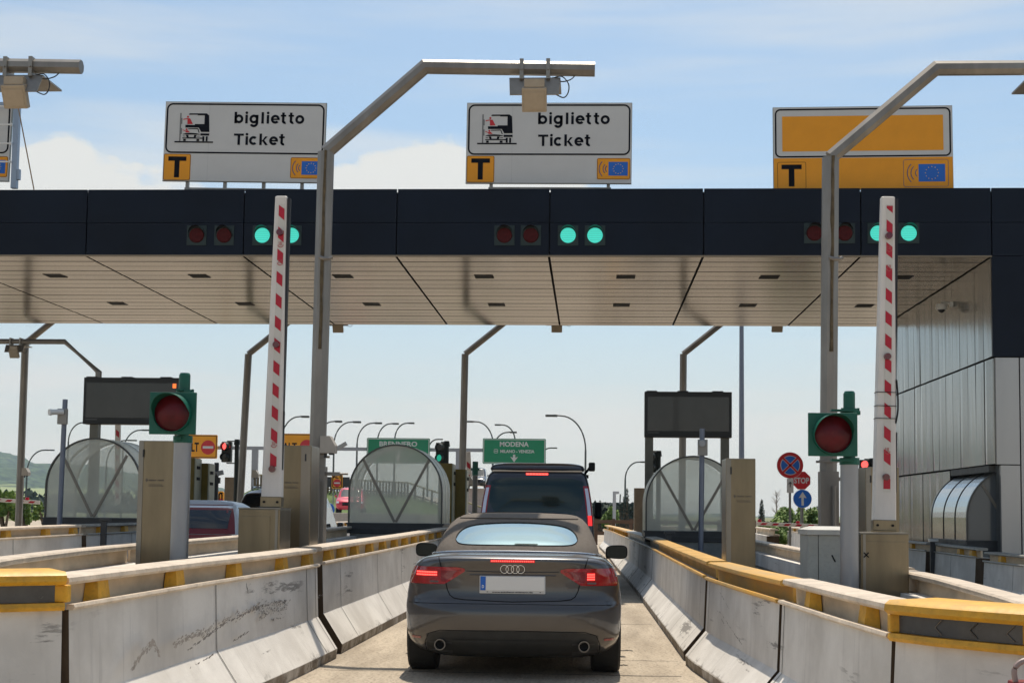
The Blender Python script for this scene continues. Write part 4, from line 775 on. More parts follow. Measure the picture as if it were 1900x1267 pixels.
# ================================================================== STAIR BOOTHS
GL = glassy('milky_polycarbonate', (.82, .80, .70), .50, .25); GLR = glassy('milky_roof_sheet', (.85, .82, .70), .22, .25)
FR = mat('booth_frame', (.07, .07, .066), .4, .5); CHR = mat('bright_rib', (.55, .55, .52), .25, .9)
def booth(px_c, py_top, py_base, Y, depth, label, clad=None, rad=.885):
    c = P(px_c, py_base, Y); top = P(px_c, py_top, Y); R_ = rad; zb = c.z; zc = top.z - R_
    t = thing('stair_booth', label, 'booth', (c.x, Y, .2), group='barrel roofed stair booths'); z0 = zb - .2; zc -= .2
    def ol(r, n=28): return [(r, z0)] + [(r * cos(pi * i / n), zc + r * sin(pi * i / n)) for i in range(n + 1)] + [(-r, z0)]
    def band(ra, rb, y0, y1, name, m):
        A = ol(ra); B = ol(rb); n = len(A); q = MB()
        vs = [(x, y0, z) for x, z in A] + [(x, y0, z) for x, z in B] + [(x, y1, z) for x, z in A] + [(x, y1, z) for x, z in B]; fs = []
        for i in range(n - 1): fs += [(i, i + 1, n + i + 1, n + i), (2 * n + i + 1, 2 * n + i, 3 * n + i, 3 * n + i + 1), (i + 1, i, 2 * n + i, 2 * n + i + 1), (n + i, n + i + 1, 3 * n + i + 1, 3 * n + i)]
        q.add(vs, fs); return q.build(name, m, t)
    band(R_, R_ - .028, -.03, .03, 'front_frame', FR)
    shell = clad or GLR
    A = ol(R_ - .004); n = len(A); q = MB(); q.add([(x, .03, z) for x, z in A] + [(x, depth, z) for x, z in A], [(i, i + 1, n + i + 1, n + i) for i in range(n - 1)]); q.build('barrel_roof', shell, t)
    for yy in ([depth * .45, depth * .9] if not clad else [depth * .3, depth * .62, depth * .97]): band(R_ + .004, R_ - .03, yy - .02, yy + .02, 'roof_rib', CHR if not clad else SEAM)
    q = MB(); B = ol(R_ - .03); q.add([(x, 0, z) for x, z in B], [tuple(range(len(B)))]); q.build('front_pane', GL if not clad else mat('dark_pane', (.10, .11, .115), .12, coat=.3), t)
    if not clad:
        q = MB(); q.add([(x, depth, z) for x, z in B], [tuple(range(len(B)))]); q.build('rear_pane', GL, t)
    h = zc + .58 - z0
    for s_ in (-1, 1):
        q = MB(); a = Vector((s_ * .012, -.015, z0 + .02)); b = Vector((s_ * .62, -.015, z0 + h + .02)); d = (b - a).normalized(); pr = Vector((d.z, 0, -d.x)) * .024
        q.add([a - pr, a + pr, b + pr, b - pr, *[v + Vector((0, .03, 0)) for v in (a - pr, a + pr, b + pr, b - pr)]], [(0, 1, 2, 3), (4, 7, 6, 5), (0, 4, 5, 1), (1, 5, 6, 2), (2, 6, 7, 3), (3, 7, 4, 0)]); q.build('brace', mat('brace_grey', (.20, .18, .15), .5, .4), t)
    q = MB(); q.box((-R_ - .01, -.05, z0 - .20), (R_ + .01, depth, z0), .01); q.box((-R_ - .03, -.07, z0 - .03), (R_ + .03, -.05, z0 + .0)); q.box((-R_ - .03, -.07, z0 - .13), (R_ + .03, -.05, z0 - .10)); q.build('base_skirt', DKGREY, t)
    q = MB(); q.box((-R_ + .04, -.02, 0), (R_ - .04, depth - .05, z0 - .2)); q.build('low_wall', mat('booth_wall', (.22, .22, .20), .7, var=.2), t)
    return t
booth(733, 824, 970, 25.0, 1.35, 'glazed half round booth left of the van with the green sign showing through')
booth(1287, 845, 985, 25.0, 1.35, 'glazed half round booth behind the right steel column and camera post')
booth(172, 812, 960, 25.0, 1.6, 'glazed half round booth at far left below the message board', rad=.93)
booth(1888, 868, 1003, 25.3, 2.6, 'metal clad half round booth set into the building recess', clad=mat('booth_steel_clad', (.5, .5, .48), .2, .95, bump=.15, bscale=2), rad=.92)
# ================================================================== MESSAGE BOARDS
def vms(px0, px1, py0, py1, Y, posts, label, orange=False):
    a = P(px0, py0, Y); b = P(px1, py1, Y); b.x = PX(px1, Y, py0); w_ = b.x - a.x; t = thing('message_board', label, 'sign', (a.x, Y, 0), group='dark electronic message boards'); z1 = a.z; z0 = P(px0, py1, Y).z
    q = MB(); q.box((0, -.12, z0), (w_, .15, z1), .01); q.build('casing', mat('board_black', (.022, .022, .02), .5, .2), t)
    q = MB(); q.box((.06, -.128, z0 + .13), (w_ - .06, -.121, z1 - .11)); q.build('screen', mat('board_screen', (.03, .029, .025), .25, var=.35, vscale=1.5, coat=.4), t)
    for x in (.04, w_ * .38, w_ * .78):
        q = MB(); q.box((x, -.1, z1), (x + .22, .12, z1 + .02)); q.build('hinge_cap', mat('board_black', (.02, .02, .02)), t)
    q = MB(); q.box((.06, -.127, z0 + .085), (.30, -.1225, z0 + .10)); q.build('maker_plate', mat('faint_mark', (.12, .12, .11)), t)
    if orange: q = MB(); q.box((w_ - .17, -.134, z1 - .21), (w_ - .10, -.129, z1 - .12)); q.build('lit_pixel_block', glow('orange_pixel', (.9, .16, .03), 1.2), t)
    for x in posts:
        q = MB(); X = PX(x, Y) - a.x; q.box((X - .085, -.05, 0), (X + .085, .12, z0 - .002)); q.build('post', mat('board_post', (.13, .12, .095), .45, .4, var=.15), t)
vms(160, 340, 701, 787, 26.8, (172, 330), 'dark blank message board on the left behind the green traffic light', True)
vms(1196, 1357, 727, 811, 28.5, (1204, 1345), 'dark blank message board on two posts above the right booth')
# ================================================================== CCTV POSTS
PB = mat('bluegrey_post', (.16, .18, .23), .4, .5, var=.1)
def cctv(px_b, px_t, py_t, Y, label, py_h):
    tp = P(px_t, py_t, Y); t = thing('camera_post', label, 'camera post', (PX(px_b, Y), Y, .2), group='slim posts with bullet cameras'); x1 = tp.x - PX(px_b, Y)
    q = MB(); H = tp.z - .2; q.cyl((0, 0, 0), (x1, 0, H), .047, .045, n=16); q.build('post', PB, t, smooth=True)
    zh = PZ(px_t, py_h, Y) - .2
    q = MB(); q.box((x1 - .085, -.13, zh - .22), (x1 + .085, -.05, zh + .06), .006); q.build('mount_box', mat('mount_grey', (.28, .27, .25), .5, .3), t)
    return t, x1, zh
t, x1, zh = cctv(112, 121, 741, 23.9, 'slim post with white bullet camera facing left, at the far left booth', 765)
q = MB(); q.cyl((x1 + .02, -.14, zh), (x1 - .13, -.30, zh - .02), .05, n=14); q.cyl((x1 - .13, -.30, zh - .02), (x1 - .155, -.327, zh - .023), .058, n=14); q.build('bullet_camera', WHITE, t, smooth=True)
t, x1, zh = cctv(1300, 1303, 795, 23.9, 'slim post with small camera box in front of the right booth', 822)
q = MB(); q.cyl((x1 - .01, -.13, zh), (x1 - .02, -.27, zh - .02), .055, n=14); q.build('bullet_camera', mat('cam_grey', (.35, .36, .38), .4), t, smooth=True)
# short bollard posts with caps at barrier joints
for px, py, Y, lb in ((1730, 1000, 26.9, 'short post with white cap at the joint of the building barrier'), (537, 960, 21.7, 'dark bracket post on the far left barrier'), (1213, 962, 27.0, 'slim grey post by the right barrier joint beside the booth'), (1240, 985, 22.6, 'second grey bracket post by the right barrier joint')):
    if px == 537: px, py = 193, 961
    p = P(px, py, Y); t = thing('bracket_post', lb, 'post', (p.x, Y, .2)); H = p.z - .2
    q = MB(); q.box((-.045, -.03, 0), (.045, .04, H - .05), .008); q.build('post', DKGREY, t); q = MB(); q.box((-.07 , -.05, H - .05), (.11, .06, H), .01); q.build('cap', mat('bollard_cap', (.6, .6, .6), .3, .6) if px == 1730 else DKGREY, t)
# ================================================================== VEHICLES
def interp(tab, z):
    if z <= tab[0][0]: return tab[0][1]
    for (a, va), (b, vb) in zip(tab, tab[1:]):
        if z <= b:
            u = (z - a) / (b - a); return va + (vb - va) * u
    return tab[-1][1]
class Shell:
    """stack of horizontal outlines; rear face y = rear(z)+corner term, so patches can follow the surface"""
    def __init__(s, w, y0, y1, zs, R0=.5, R1=.6, n=3.4): s.w, s.y0, s.y1, s.zs, s.R0, s.R1, s.n = w, y0, y1, zs, R0, R1, n
    def rear(s, x, z):
        u = min(1, abs(x) / interp(s.w, z)); return interp(s.y0, z) + s.R0 * (1 - (1 - u ** s.n) ** (1 / s.n))
    def front(s, x, z):
        u = min(1, abs(x) / interp(s.w, z)); return interp(s.y1, z) - s.R1 * (1 - (1 - u ** s.n) ** (1 / s.n))
    def mesh(s, nu=22, ns=14, cap=True, bottom=True):
        q = MB(); m = None; vs = []
        for z in s.zs:
            w = interp(s.w, z); ring = []
            for i in range(nu + 1):
                u = sin(pi / 2 * (-1 + 2 * i / nu)); ring.append((u * w, s.rear(u * w, z), z))
            ya, yb = s.rear(w, z), s.front(w, z)
            for i in range(1, ns): ring.append((w, ya + (yb - ya) * i / ns, z))
            for i in range(nu + 1):
                u = sin(pi / 2 * (1 - 2 * i / nu)); ring.append((u * w, s.front(u * w, z), z))
            for i in range(1, ns): ring.append((-w, yb + (ya - yb) * i / ns, z))
            m = len(ring); vs += ring
        fs = []
        for k in range(len(s.zs) - 1):
            for i in range(m): fs.append((k * m + i, k * m + (i + 1) % m, (k + 1) * m + (i + 1) % m, (k + 1) * m + i))
        if bottom: fs.append(tuple(range(m - 1, -1, -1)))
        if cap: fs.append(tuple(range((len(s.zs) - 1) * m, len(s.zs) * m)))
        q.add(vs, fs); return q
    def patch(s, xs, zlo, zhi, off=.004, nz=5, rear=True):
        q = MB(); n = len(xs); vs = []
        for j in range(nz + 1):
            for x in xs:
                z = zlo(x) + (zhi(x) - zlo(x)) * j / nz; y = s.rear(x, z) - off if rear else s.front(x, z) + off; vs.append((x, y, z))
        q.add(vs, [(j * n + i, j * n + i + 1, (j + 1) * n + i + 1, (j + 1) * n + i) for j in range(nz) for i in range(n - 1)]); return q
    def line(s, pts, r=.0035, off=.001, q=None):
        q = q or MB(); P_ = []
        for (a, b), (c, d) in zip(pts, pts[1:]):
            for i in range(6): x = a + (c - a) * i / 6; z = b + (d - b) * i / 6; P_.append((x, s.rear(x, z) - off, z))
        P_.append((pts[-1][0], s.rear(*pts[-1]) - off, pts[-1][1])); q.tube(P_, r, 6); return q
    def side(s, sx, y0, y1, z0, z1, off=.004, zt0=None):
        q = MB(); vs = []; n = 6
        for j in range(n + 1):
            z = z0 + (z1 - z0) * j / n
            for y in (y0 + (y1[0] - y0) * 0, y1[1] + 0): pass
        return q
def wpatch(s, fr, z0, z1, off):
    q = MB(); vs = []; nx = 17; nz = 7
    for j in range(nz + 1):
        z = z0 + (z1 - z0) * j / nz; w_ = interp(s.w, z)
        for i in range(nx): x = (-1 + 2 * i / (nx - 1)) * fr * w_; vs.append((x, s.rear(x, z) - off, z))
    q.add(vs, [(j * nx + i, j * nx + i + 1, (j + 1) * nx + i + 1, (j + 1) * nx + i) for j in range(nz) for i in range(nx - 1)]); return q
def linsp(a, b, n): return [a + (b - a) * i / (n - 1) for i in range(n)]
def carve(o, cutters):
    """boolean-cut (applied at once; the cutter is deleted)"""
    for q, m in cutters:
        c = q.build('cut', m, weld=True); md = o.modifiers.new('b', 'BOOLEAN'); md.operation = 'DIFFERENCE'; md.solver = 'EXACT'; md.object = c
        try: md.material_mode = 'TRANSFER'
        except Exception: pass
        dg = bpy.context.evaluated_depsgraph_get(); me = bpy.data.meshes.new_from_object(o.evaluated_get(dg)); o.modifiers.clear(); o.data = me; bpy.data.objects.remove(c)
TYRE = mat('tyre_rubber', (.018, .018, .018), .8, bump=.2, bscale=60); RIM = mat('alloy_rim', (.35, .35, .36), .3, .9)
def wheel(t, x, y, r, w, s_):
    wt = thing_child('wheel', t, (x, y, r))
    q = MB(); n = 36; prof = [(-w / 2, r * .66), (-w / 2, r * .93), (-w / 2 + .02, r), (w / 2 - .02, r), (w / 2, r * .93), (w / 2, r * .66)]; vs = []
    for i in range(n):
        a = 2 * pi * i / n
        for xx, rr in prof: vs.append((xx, rr * cos(a), rr * sin(a)))
    k = len(prof); q.add(vs, [(i * k + j, i * k + (j + 1) % k, ((i + 1) % n) * k + (j + 1) % k, ((i + 1) % n) * k + j) for i in range(n) for j in range(k)]); o = q.build('wheel', TYRE, t, smooth=30); o.location = (x, y, r)
    bpy.data.objects.remove(wt)
    q = MB(); q.cyl((s_ * (w / 2 - .05), 0, 0), (s_ * (w / 2 - .03), 0, 0), r * .2, n=16)
    for i in range(5):
        a = 2 * pi * i / 5; q.M = Matrix.Rotation(a, 4, 'X'); q.box((s_ * (w / 2 - .055), -.03, .04), (s_ * (w / 2 - .035), .03, r * .66)); q.M = None
    q.cyl((s_ * (w / 2 - .09), 0, 0), (s_ * (w / 2 - .08), 0, 0), r * .665, n=28); q.build('rim', RIM, o)
def thing_child(n, p, l):
    o = bpy.data.objects.new(n, None); COL.objects.link(o); o.parent = p; o.location = l; return o
def wells(axles, r, w, ztop=0):
    cs = []
    for y in axles:
        for s_ in (-1, 1): q = MB(); q.cyl((s_ * (w - .32), y, r), (s_ * (w + .15), y, r), r + .045, n=32); cs.append((q, SEAM))
    return cs
def surf_light(sh, t, name, poly_lo, poly_hi, xs, m, off): return sh.patch(xs, poly_lo, poly_hi, off).build(name, m, t, smooth=True)
LEDR = glow('led_red', (1.0, .05, .04), 1.3); LEDW = glow('led_core', (1.0, .13, .10), 1.3)
TAIL = mat('tail_red', (.36, .008, .018), .12, coat=1, var=.2, vscale=30); TAILD = mat('tail_dark_red', (.20, .006, .014), .15, coat=1)
# ---------------- convertible
cx, cy = -.635, 11.22
t = thing('convertible_car', 'dark grey convertible with taupe fabric roof and lit brake lights, waiting in our lane', 'car', (cx, cy, 0), rz=radians(1.2))
car = t
PAINT = mat('convertible_paint', (.085, .08, .078), .30, .6, coat=.8)
wz = [(.17, .72), (.22, .83), (.28, .885), (.36, .914), (.48, .925), (.60, .927), (.70, .924), (.80, .908), (.88, .885), (.93, .862), (.97, .828), (1.0, .775), (1.02, .70), (1.035, .60), (1.043, .45), (1.047, .25)]
y0 = [(.17, .26), (.22, .14), (.30, .05), (.40, .015), (.50, .0), (.58, .0), (.62, .02), (.66, .055), (.72, .07), (.82, .07), (.92, .055), (.985, .03), (1.0, .035), (1.02, .08), (1.035, .2), (1.043, .4), (1.047, .6)]
y1 = [(.17, 4.4), (.30, 4.58), (.5, 4.6), (.65, 4.55), (.76, 4.35), (.86, 3.9), (.94, 3.45), (1.0, 3.2), (1.047, 2.9)]
zs = [.17, .19, .22, .26, .30, .35, .40, .46, .52, .57, .60, .62, .64, .66, .70, .74, .78, .82, .86, .90, .93, .955, .975, .99, 1.0, 1.01, 1.02, 1.03, 1.038, 1.043, 1.047]
sh = Shell(wz, y0, y1, zs, R0=.52, R1=.9, n=3.0)
bod = sh.mesh().build('body', [PAINT], t, smooth=50, weld=True)
carve(bod, wells((.82, 3.57), .345, .93))
for x, s_ in ((-.80, -1), (.80, 1)):
    for y in (.82, 3.57): wheel(t, x, y, .345, .25, s_)
# underbody so the car is not hollow beneath
q = MB(); q.box((-.60, .45, .16), (.60, 4.3, .30)); q.build('underbody', SEAM, t)
q = MB(); q.cyl((-.55, .9, .32), (.55, .9, .32), .05); q.box((-.5, .35, .2), (.5, .8, .3), .03); q.build('rear_axle', mat('underbody_metal', (.03, .03, .03), .6, .4), t)
# diffuser insert
lo = lambda x: .185 + .03 * (abs(x) / .7) ** 4; hi = lambda x: .405 - .04 * (abs(x) / .74) ** 6
sh.patch(linsp(-.72, .72, 25), lo, hi, .004).build('diffuser', mat('diffuser_dark', (.035, .035, .033), .55, var=.2), t, smooth=True)
sh.patch(linsp(-.50, .50, 15), lambda x: .19, lambda x: .33, .012).build('diffuser_centre', mat('diffuser_dark', (.035, .035, .033)), t, smooth=True)
for x in (-.60, .60):
    q = MB(); yy = sh.rear(x, .285) - .065; n = 24; vs = []
    for i in range(n):
        a = 2 * pi * i / n
        for r_, y_ in ((.046, yy + .12), (.046, yy), (.039, yy), (.037, yy + .12)): vs.append((x + r_ * cos(a), y_, .285 + r_ * sin(a)))
    q.add(vs, [(4 * i + j, 4 * i + j + 1, 4 * ((i + 1) % n) + j + 1, 4 * ((i + 1) % n) + j) for i in range(n) for j in range(3)]); p_ = q.build('exhaust_pipe', mat('chrome', (.20, .19, .18), .35, 1.0), t, smooth=True)
    q = MB(); q.disc(x, .285, .038, yy + .04, yy + .05); q.build('pipe_inside', SEAM, p_)
# lights
for s_ in (-1, 1):
    xs_ = [s_ * v for v in linsp(.40, .885, 18)]
    lo = lambda x: .893 - (abs(x) - .40) / .17 * .108 if abs(x) < .57 else .785 - .004 * (abs(x) - .57) / .3
    hi = lambda x: .915 + .012 * min(1, (abs(x) - .40) / .05) if abs(x) < .83 else .927 - (abs(x) - .83) * .25
    if s_ < 0: xs_ = xs_[::-1]
    L_ = sh.patch(xs_, lo, hi, .005, nz=6).build('tail_light', TAIL, t, smooth=True)
    xi = [x for x in linsp(.43, .605, 8)]; xi = [s_ * v for v in xi]; xi = xi[::-1] if s_ < 0 else xi
    sh.patch(xi, lambda x: lo(x) + .022 + .02 * (abs(x) < .5), lambda x: hi(x) - .03, .007).build('inner_lens', TAILD, L_, smooth=True)
    q = MB()
    sp = linsp(.645, .815, 12) if s_ < 0 else linsp(.63, .68, 4)
    for zr in ((.882, .860) if s_ < 0 else (.878, .858, .838)):
        for v in sp: yy = sh.rear(s_ * v, zr); q.box((s_ * v - .0062, yy - .011, zr - .006), (s_ * v + .0062, yy - .008, zr + .006), .002)
    q.build('led_row', LEDW, L_)
    a, b = (.635, .828) if s_ < 0 else (.622, .69)
    xx = [s_ * v for v in linsp(a, b, 8)]; xx = xx[::-1] if s_ < 0 else xx
    sh.patch(xx, lambda x: .850 if s_ < 0 else .828, lambda x: .892, .0065).build('led_glow', glow('led_red_soft', (.7, .01, .015), .35), L_, smooth=True)
    xx = [s_ * v for v in linsp(.625, .70, 5)]; xx = xx[::-1] if s_ < 0 else xx
    sh.patch(xx, lambda x: .797, lambda x: .812, .0065).build('reverse_lens', mat('grey_lens', (.12, .09, .09), .3), L_)
    # boot lid gap
    sh.line([(s_ * .632, 1.013), (s_ * .622, .995), (s_ * .605, .93), (s_ * .575, .85), (s_ * .548, .74), (s_ * .525, .695), (s_ * .49, .672), (s_ * .40, .660), (0, .648)], .004, .0015).build('boot_gap', SEAM, t)
    sh.line([(s_ * .885, .93), (s_ * .80, .955), (s_ * .64, .985)], .0018, .001).build('wing_crease', PAINT, t)
    sh.line([(s_ * .73, .20), (s_ * .735, .30), (s_ * .70, .375), (s_ * .60, .405), (0, .412)], .003, .001).build('bumper_gap', SEAM, t)
    sh.patch([s_ * v for v in (linsp(.77, .86, 5) if s_ > 0 else linsp(.86, .77, 5))], lambda x: .325, lambda x: .345, .004).build('reflector', TAILD, t)
    # door mirror
    q = MB(); q.M = Matrix.Translation((s_ * .965, 2.52, 1.005)); 
    bm = bmesh.new(); bmesh.ops.create_uvsphere(bm, u_segments=20, v_segments=12, radius=1)
    se = lambda v: math.copysign(abs(v) ** .62, v)
    for v in bm.verts: v.co = Vector((se(v.co.x) * .112, max(-.025, v.co.y * .09) if v.co.y < 0 else v.co.y * .10, se(v.co.z) * .070 * (1 + .10 * v.co.x * s_)))
    bm.verts.index_update(); q.add([v.co.copy() for v in bm.verts], [[v.index for v in f.verts] for f in bm.faces]); bm.free(); q.M = None
    mr = q.build('door_mirror', mat('mirror_black', (.008, .009, .010), .55, spec=.15), t, smooth=60)
    q = MB(); q.M = Matrix.Translation((s_ * .965, 2.498, 1.005)); q.rrect(-.098, .098, -.056, .056, .035, -.008, -.005); q.M = None; q.build('mirror_glass', mat('mirror_glass', (.02, .025, .022), .25, .0, spec=.3), mr)
    q = MB(); q.tube([(s_ * .86, 2.56, .955), (s_ * .93, 2.55, .97)], .025); q.build('mirror_stalk', mat('mirror_black', (.02, .02, .02)), mr)
sh.patch(linsp(-.185, .185, 9), lambda x: .992, lambda x: 1.0, .0).build('brake_base', TAILD, t)
q = MB(); [q.box((x - .0052, sh.rear(x, .985) - .009, .980), (x + .0052, sh.rear(x, .985) - .004, .989), .0015) for x in linsp(-.172, .172, 20)]; bl_ = q.build('third_brake_light', LEDW, t)
q = MB(); q.box((-.185, sh.rear(0, .985) - .005, .974), (.185, sh.rear(0, .985) + .01, .994), .003); q.build('brake_light_housing', glow('led_red_soft', (.7, .01, .015), .35), bl_)
# four interlocking rings
q = MB()
for i in range(4):
    c_ = (-.0675 + i * .045); pts = [(c_ + .033 * cos(2 * pi * k / 28), sh.rear(0, .92) - .010 - .001 * (i % 2), .918 + .033 * sin(2 * pi * k / 28)) for k in range(29)]; q.tube(pts, .0036, 6, up=(0, 1, 0))
q.build('ring_emblem', mat('chrome_emblem', (.75, .75, .74), .18, .9), t)
# number plate
yp = sh.rear(0, .78) - .012
q = MB(); q.box((-.275, yp, .715), (.275, yp + .018, .862), .006); pl = q.build('plate_holder', mat('holder_silver', (.55, .55, .54), .4), t)
q = MB(); q.box((-.268, yp - .004, .740), (.268, yp - .0005, .856), .003); q.build('plate', mat('plate_white', (.72, .71, .68), .4), pl)
q = MB(); q.box((-.267, yp - .007, .741), (-.223, yp - .0045, .855)); q.build('plate_blue_band', SBLUE, pl)
q = MB(); q.text('D', -.254, -.236, .760, .785, yp - .008, bold=.02); q.build('plate_letter_d', WHITE, pl)
q = MB(); q.text('www.autohaus-widmann.de', -.17, .17, .722, .7335, yp - .002, bold=.03); q.text('\u2022', -.215, -.20, .722, .735, yp - .002); q.text('\u2022', .225, .24, .722, .735, yp - .002); q.build('holder_lettering', BLACK, pl)
sh.line([(-.36, .868), (0, .872), (.36, .868)], .006, -.002).build('plate_recess_lip', PAINT, t)
sh.line([(-.885, .622), (-.5, .628), (0, .63), (.5, .628), (.885, .622)], .003, .0).build('bumper_crease', SEAM, t)
q = MB(); q.cyl((.66, sh.rear(.66, .50) - .003, .50), (.66, sh.rear(.66, .50) + .01, .5), .028, n=20); q.build('towing_cover', PAINT, t)
sh.line([(-.388, .897), (-.2, .895), (0, .893), (.2, .895), (.388, .897)], .004, .0).build('boot_crease', mat('crease_dark', (.02, .022, .02), .4, coat=.5), t)
# chrome waist strip at the base of the roof
q = MB(); pts = [(-.765, 1.4, 1.008), (-.755, .98, 1.012), (-.70, .72, 1.028), (-.5, .575, 1.044), (0, .50, 1.052), (.5, .575, 1.044), (.70, .72, 1.028), (.755, .98, 1.012), (.765, 1.4, 1.008)]; q.tube(smoothc(pts), .009, 8); q.build('waist_trim', mat('satin_trim', (.65, .65, .66), .2, .9), t, smooth=True)
FAB = mat('fabric_roof', (.135, .113, .093), .92, var=.12, vscale=25, bump=.35, bscale=300)
tw = [(.98, .76), (1.06, .745), (1.12, .725), (1.2, .695), (1.28, .655), (1.33, .61), (1.36, .56), (1.378, .49), (1.387, .40), (1.392, .25)]
ty0 = [(.98, .62), (1.06, .70), (1.12, .80), (1.2, .98), (1.28, 1.18), (1.33, 1.36), (1.36, 1.55), (1.378, 1.75), (1.387, 1.95), (1.392, 2.1)]
ty1 = [(.98, 3.55), (1.1, 3.25), (1.2, 3.0), (1.3, 2.76), (1.36, 2.6), (1.392, 2.4)]
tp = Shell(tw, ty0, ty1, [.98, 1.03, 1.06, 1.09, 1.12, 1.16, 1.2, 1.24, 1.28, 1.31, 1.33, 1.347, 1.36, 1.37, 1.378, 1.383, 1.387, 1.39, 1.392], R0=.62, R1=.4, n=2.7)
so_ = tp.mesh().build('soft_top', [FAB], t, smooth=50, weld=True)
gh_ = lambda x: max(0, 1 - (abs(x) / .548) ** 14) ** .5; glo = lambda x: 1.155 - .052 * gh_(x); ghi = lambda x: 1.155 + (.138 - .035 * (x / .5) ** 2) * max(0, 1 - (abs(x) / .548) ** 9) ** .6
WG = mat('rear_glass_reflective', (.03, .04, .042), .02, .0, coat=1, spec=1)
gm = _M['rear_glass_reflective'].node_tree.nodes['Principled BSDF']; gm.inputs['Base Color'].default_value = (.36, .52, .54, 1); gm.inputs['Metallic'].default_value = .85; gm.inputs['Roughness'].default_value = .04
WX = [.547 * sin(a) for a in linsp(-pi / 2, pi / 2, 33)]; tp.patch(WX, glo, ghi, .012, nz=8).build('rear_window', WG, so_, smooth=True)
edge = [(x, tp.rear(x, glo(x)) - .008, glo(x) - .004) for x in WX] + [(x, tp.rear(x, ghi(x)) - .008, ghi(x) + .004) for x in WX[::-1]]; edge.append(edge[0])
q = MB(); q.tube(edge, .006, 6); q.build('window_seal', SEAM, so_)
q = MB()
for x in linsp(-.68, .68, 15): pass
q.tube([(x, tp.rear(x, 1.33) - .001, 1.335) for x in linsp(-.56, .56, 20)], .006, 6); q.build('roof_seam', FAB, so_)
for s_ in (-1, 1):
    q = MB(); zl = linsp(1.07, 1.27, 5); vs = []
    for z in zl: x = s_ * (interp(tw, z) + .004); vs += [(x, 1.55 + (z - 1.07) * 1.3, z), (x, 3.05 - (z - 1.07) * 1.9, z)]
    q.add(vs, [(2 * i, 2 * i + 1, 2 * i + 3, 2 * i + 2) for i in range(4)]); q.build('side_window', mat('dark_glass', (.01, .012, .013), .05, coat=1), so_)
tp.patch(linsp(-.6, .6, 15), lambda x: 1.07, lambda x: 1.34 - .03 * abs(x), .005, rear=False).build('windscreen', mat('dark_glass', (.01, .012, .013)), so_, smooth=True)
q = MB(); q.tube([(.10, .16, 1.035), (.10, .13, 1.02)], .012); 
# ---------------- camper van
vx, vy = -.895, 22.7
t = thing('camper_van', 'dark grey camper van with raised roof and red brake lights, ahead of the convertible', 'van', (vx, vy, 0), rz=radians(.6))
VP_ = mat('van_paint', (.030, .033, .042), .28, .4, coat=.8)
vw = [(.25, .93), (.45, .985), (.9, .99), (1.3, .97), (1.6, .935), (1.9, .885), (2.03, .85), (2.09, .80), (2.11, .70)]
vy0 = [(.25, .06), (.45, .0), (.8, .0), (1.0, .05), (1.4, .10), (1.9, .24), (2.05, .30), (2.11, .36)]
vy1 = [(.25, 4.8), (.6, 4.95), (1.0, 4.8), (1.2, 4.3), (1.6, 3.75), (2.0, 3.2), (2.11, 2.9)]
vs_ = Shell(vw, vy0, vy1, [.25, .35, .45, .6, .8, .95, 1.0, 1.1, 1.2, 1.3, 1.4, 1.5, 1.6, 1.7, 1.8, 1.9, 1.96, 2.0, 2.03, 2.06, 2.09, 2.10, 2.11], R0=.28, R1=.8, n=5)
vb = vs_.mesh().build('body', [VP_], t, smooth=50, weld=True)
q = MB(); q.prism([(-.70, 1.05), (.70, 1.05), (.78, 1.3), (.76, 1.85), (.70, 1.97), (-.70, 1.97), (-.76, 1.85), (-.78, 1.3)], -.5, 5.2); carve(vb, [(q, SEAM)] + wells((1.0, 4.0), .34, .985))
TG = bpy.data.materials.new('tinted_glass'); TG.use_nodes = True; tn = TG.node_tree; tn.nodes.clear(); o_ = tn.nodes.new('ShaderNodeOutputMaterial'); m_ = tn.nodes.new('ShaderNodeMixShader'); tr_ = tn.nodes.new('ShaderNodeBsdfTransparent'); tr_.inputs[0].default_value = (.66, .80, .72, 1); gl_ = tn.nodes.new('ShaderNodeBsdfGlossy'); gl_.inputs['Roughness'].default_value = .03; fr_ = tn.nodes.new('ShaderNodeFresnel'); fr_.inputs[0].default_value = 1.5
tn.links.new(fr_.outputs[0], m_.inputs[0]); tn.links.new(tr_.outputs[0], m_.inputs[1]); tn.links.new(gl_.outputs[0], m_.inputs[2]); tn.links.new(m_.outputs[0], o_.inputs[0])
vglo = lambda x: 1.10 if abs(x) < .55 else 1.10 + (abs(x) - .55) * 1.9; vghi = lambda x: 1.99 - .06 * (abs(x) / .8) ** 6
vs_.patch(linsp(-.80, .80, 21), vglo, vghi, .004, nz=7).build('rear_window', TG, t, smooth=True)
q = MB(); vs2 = vs_
q = vs_.patch(linsp(-.72, .72, 11), lambda x: 1.15, lambda x: 1.95, .004, rear=False); q.build('windscreen', TG, t, smooth=True)
TR = mat('van_interior', (.02, .02, .02), .8)
q = MB()
for x in (-.42, .42): q.box((x - .22, 2.4, 1.0), (x + .22, 2.55, 1.62), .06); q.box((x - .12, 2.4, 1.6), (x + .12, 2.5, 1.86), .05); q.box((x - .26, .9, 1.0), (x + .26, 1.05, 1.50), .06)
q.box((-.12, 1.9, 1.82), (.2, 2.3, 1.97), .02); q.build('seats', TR, t)
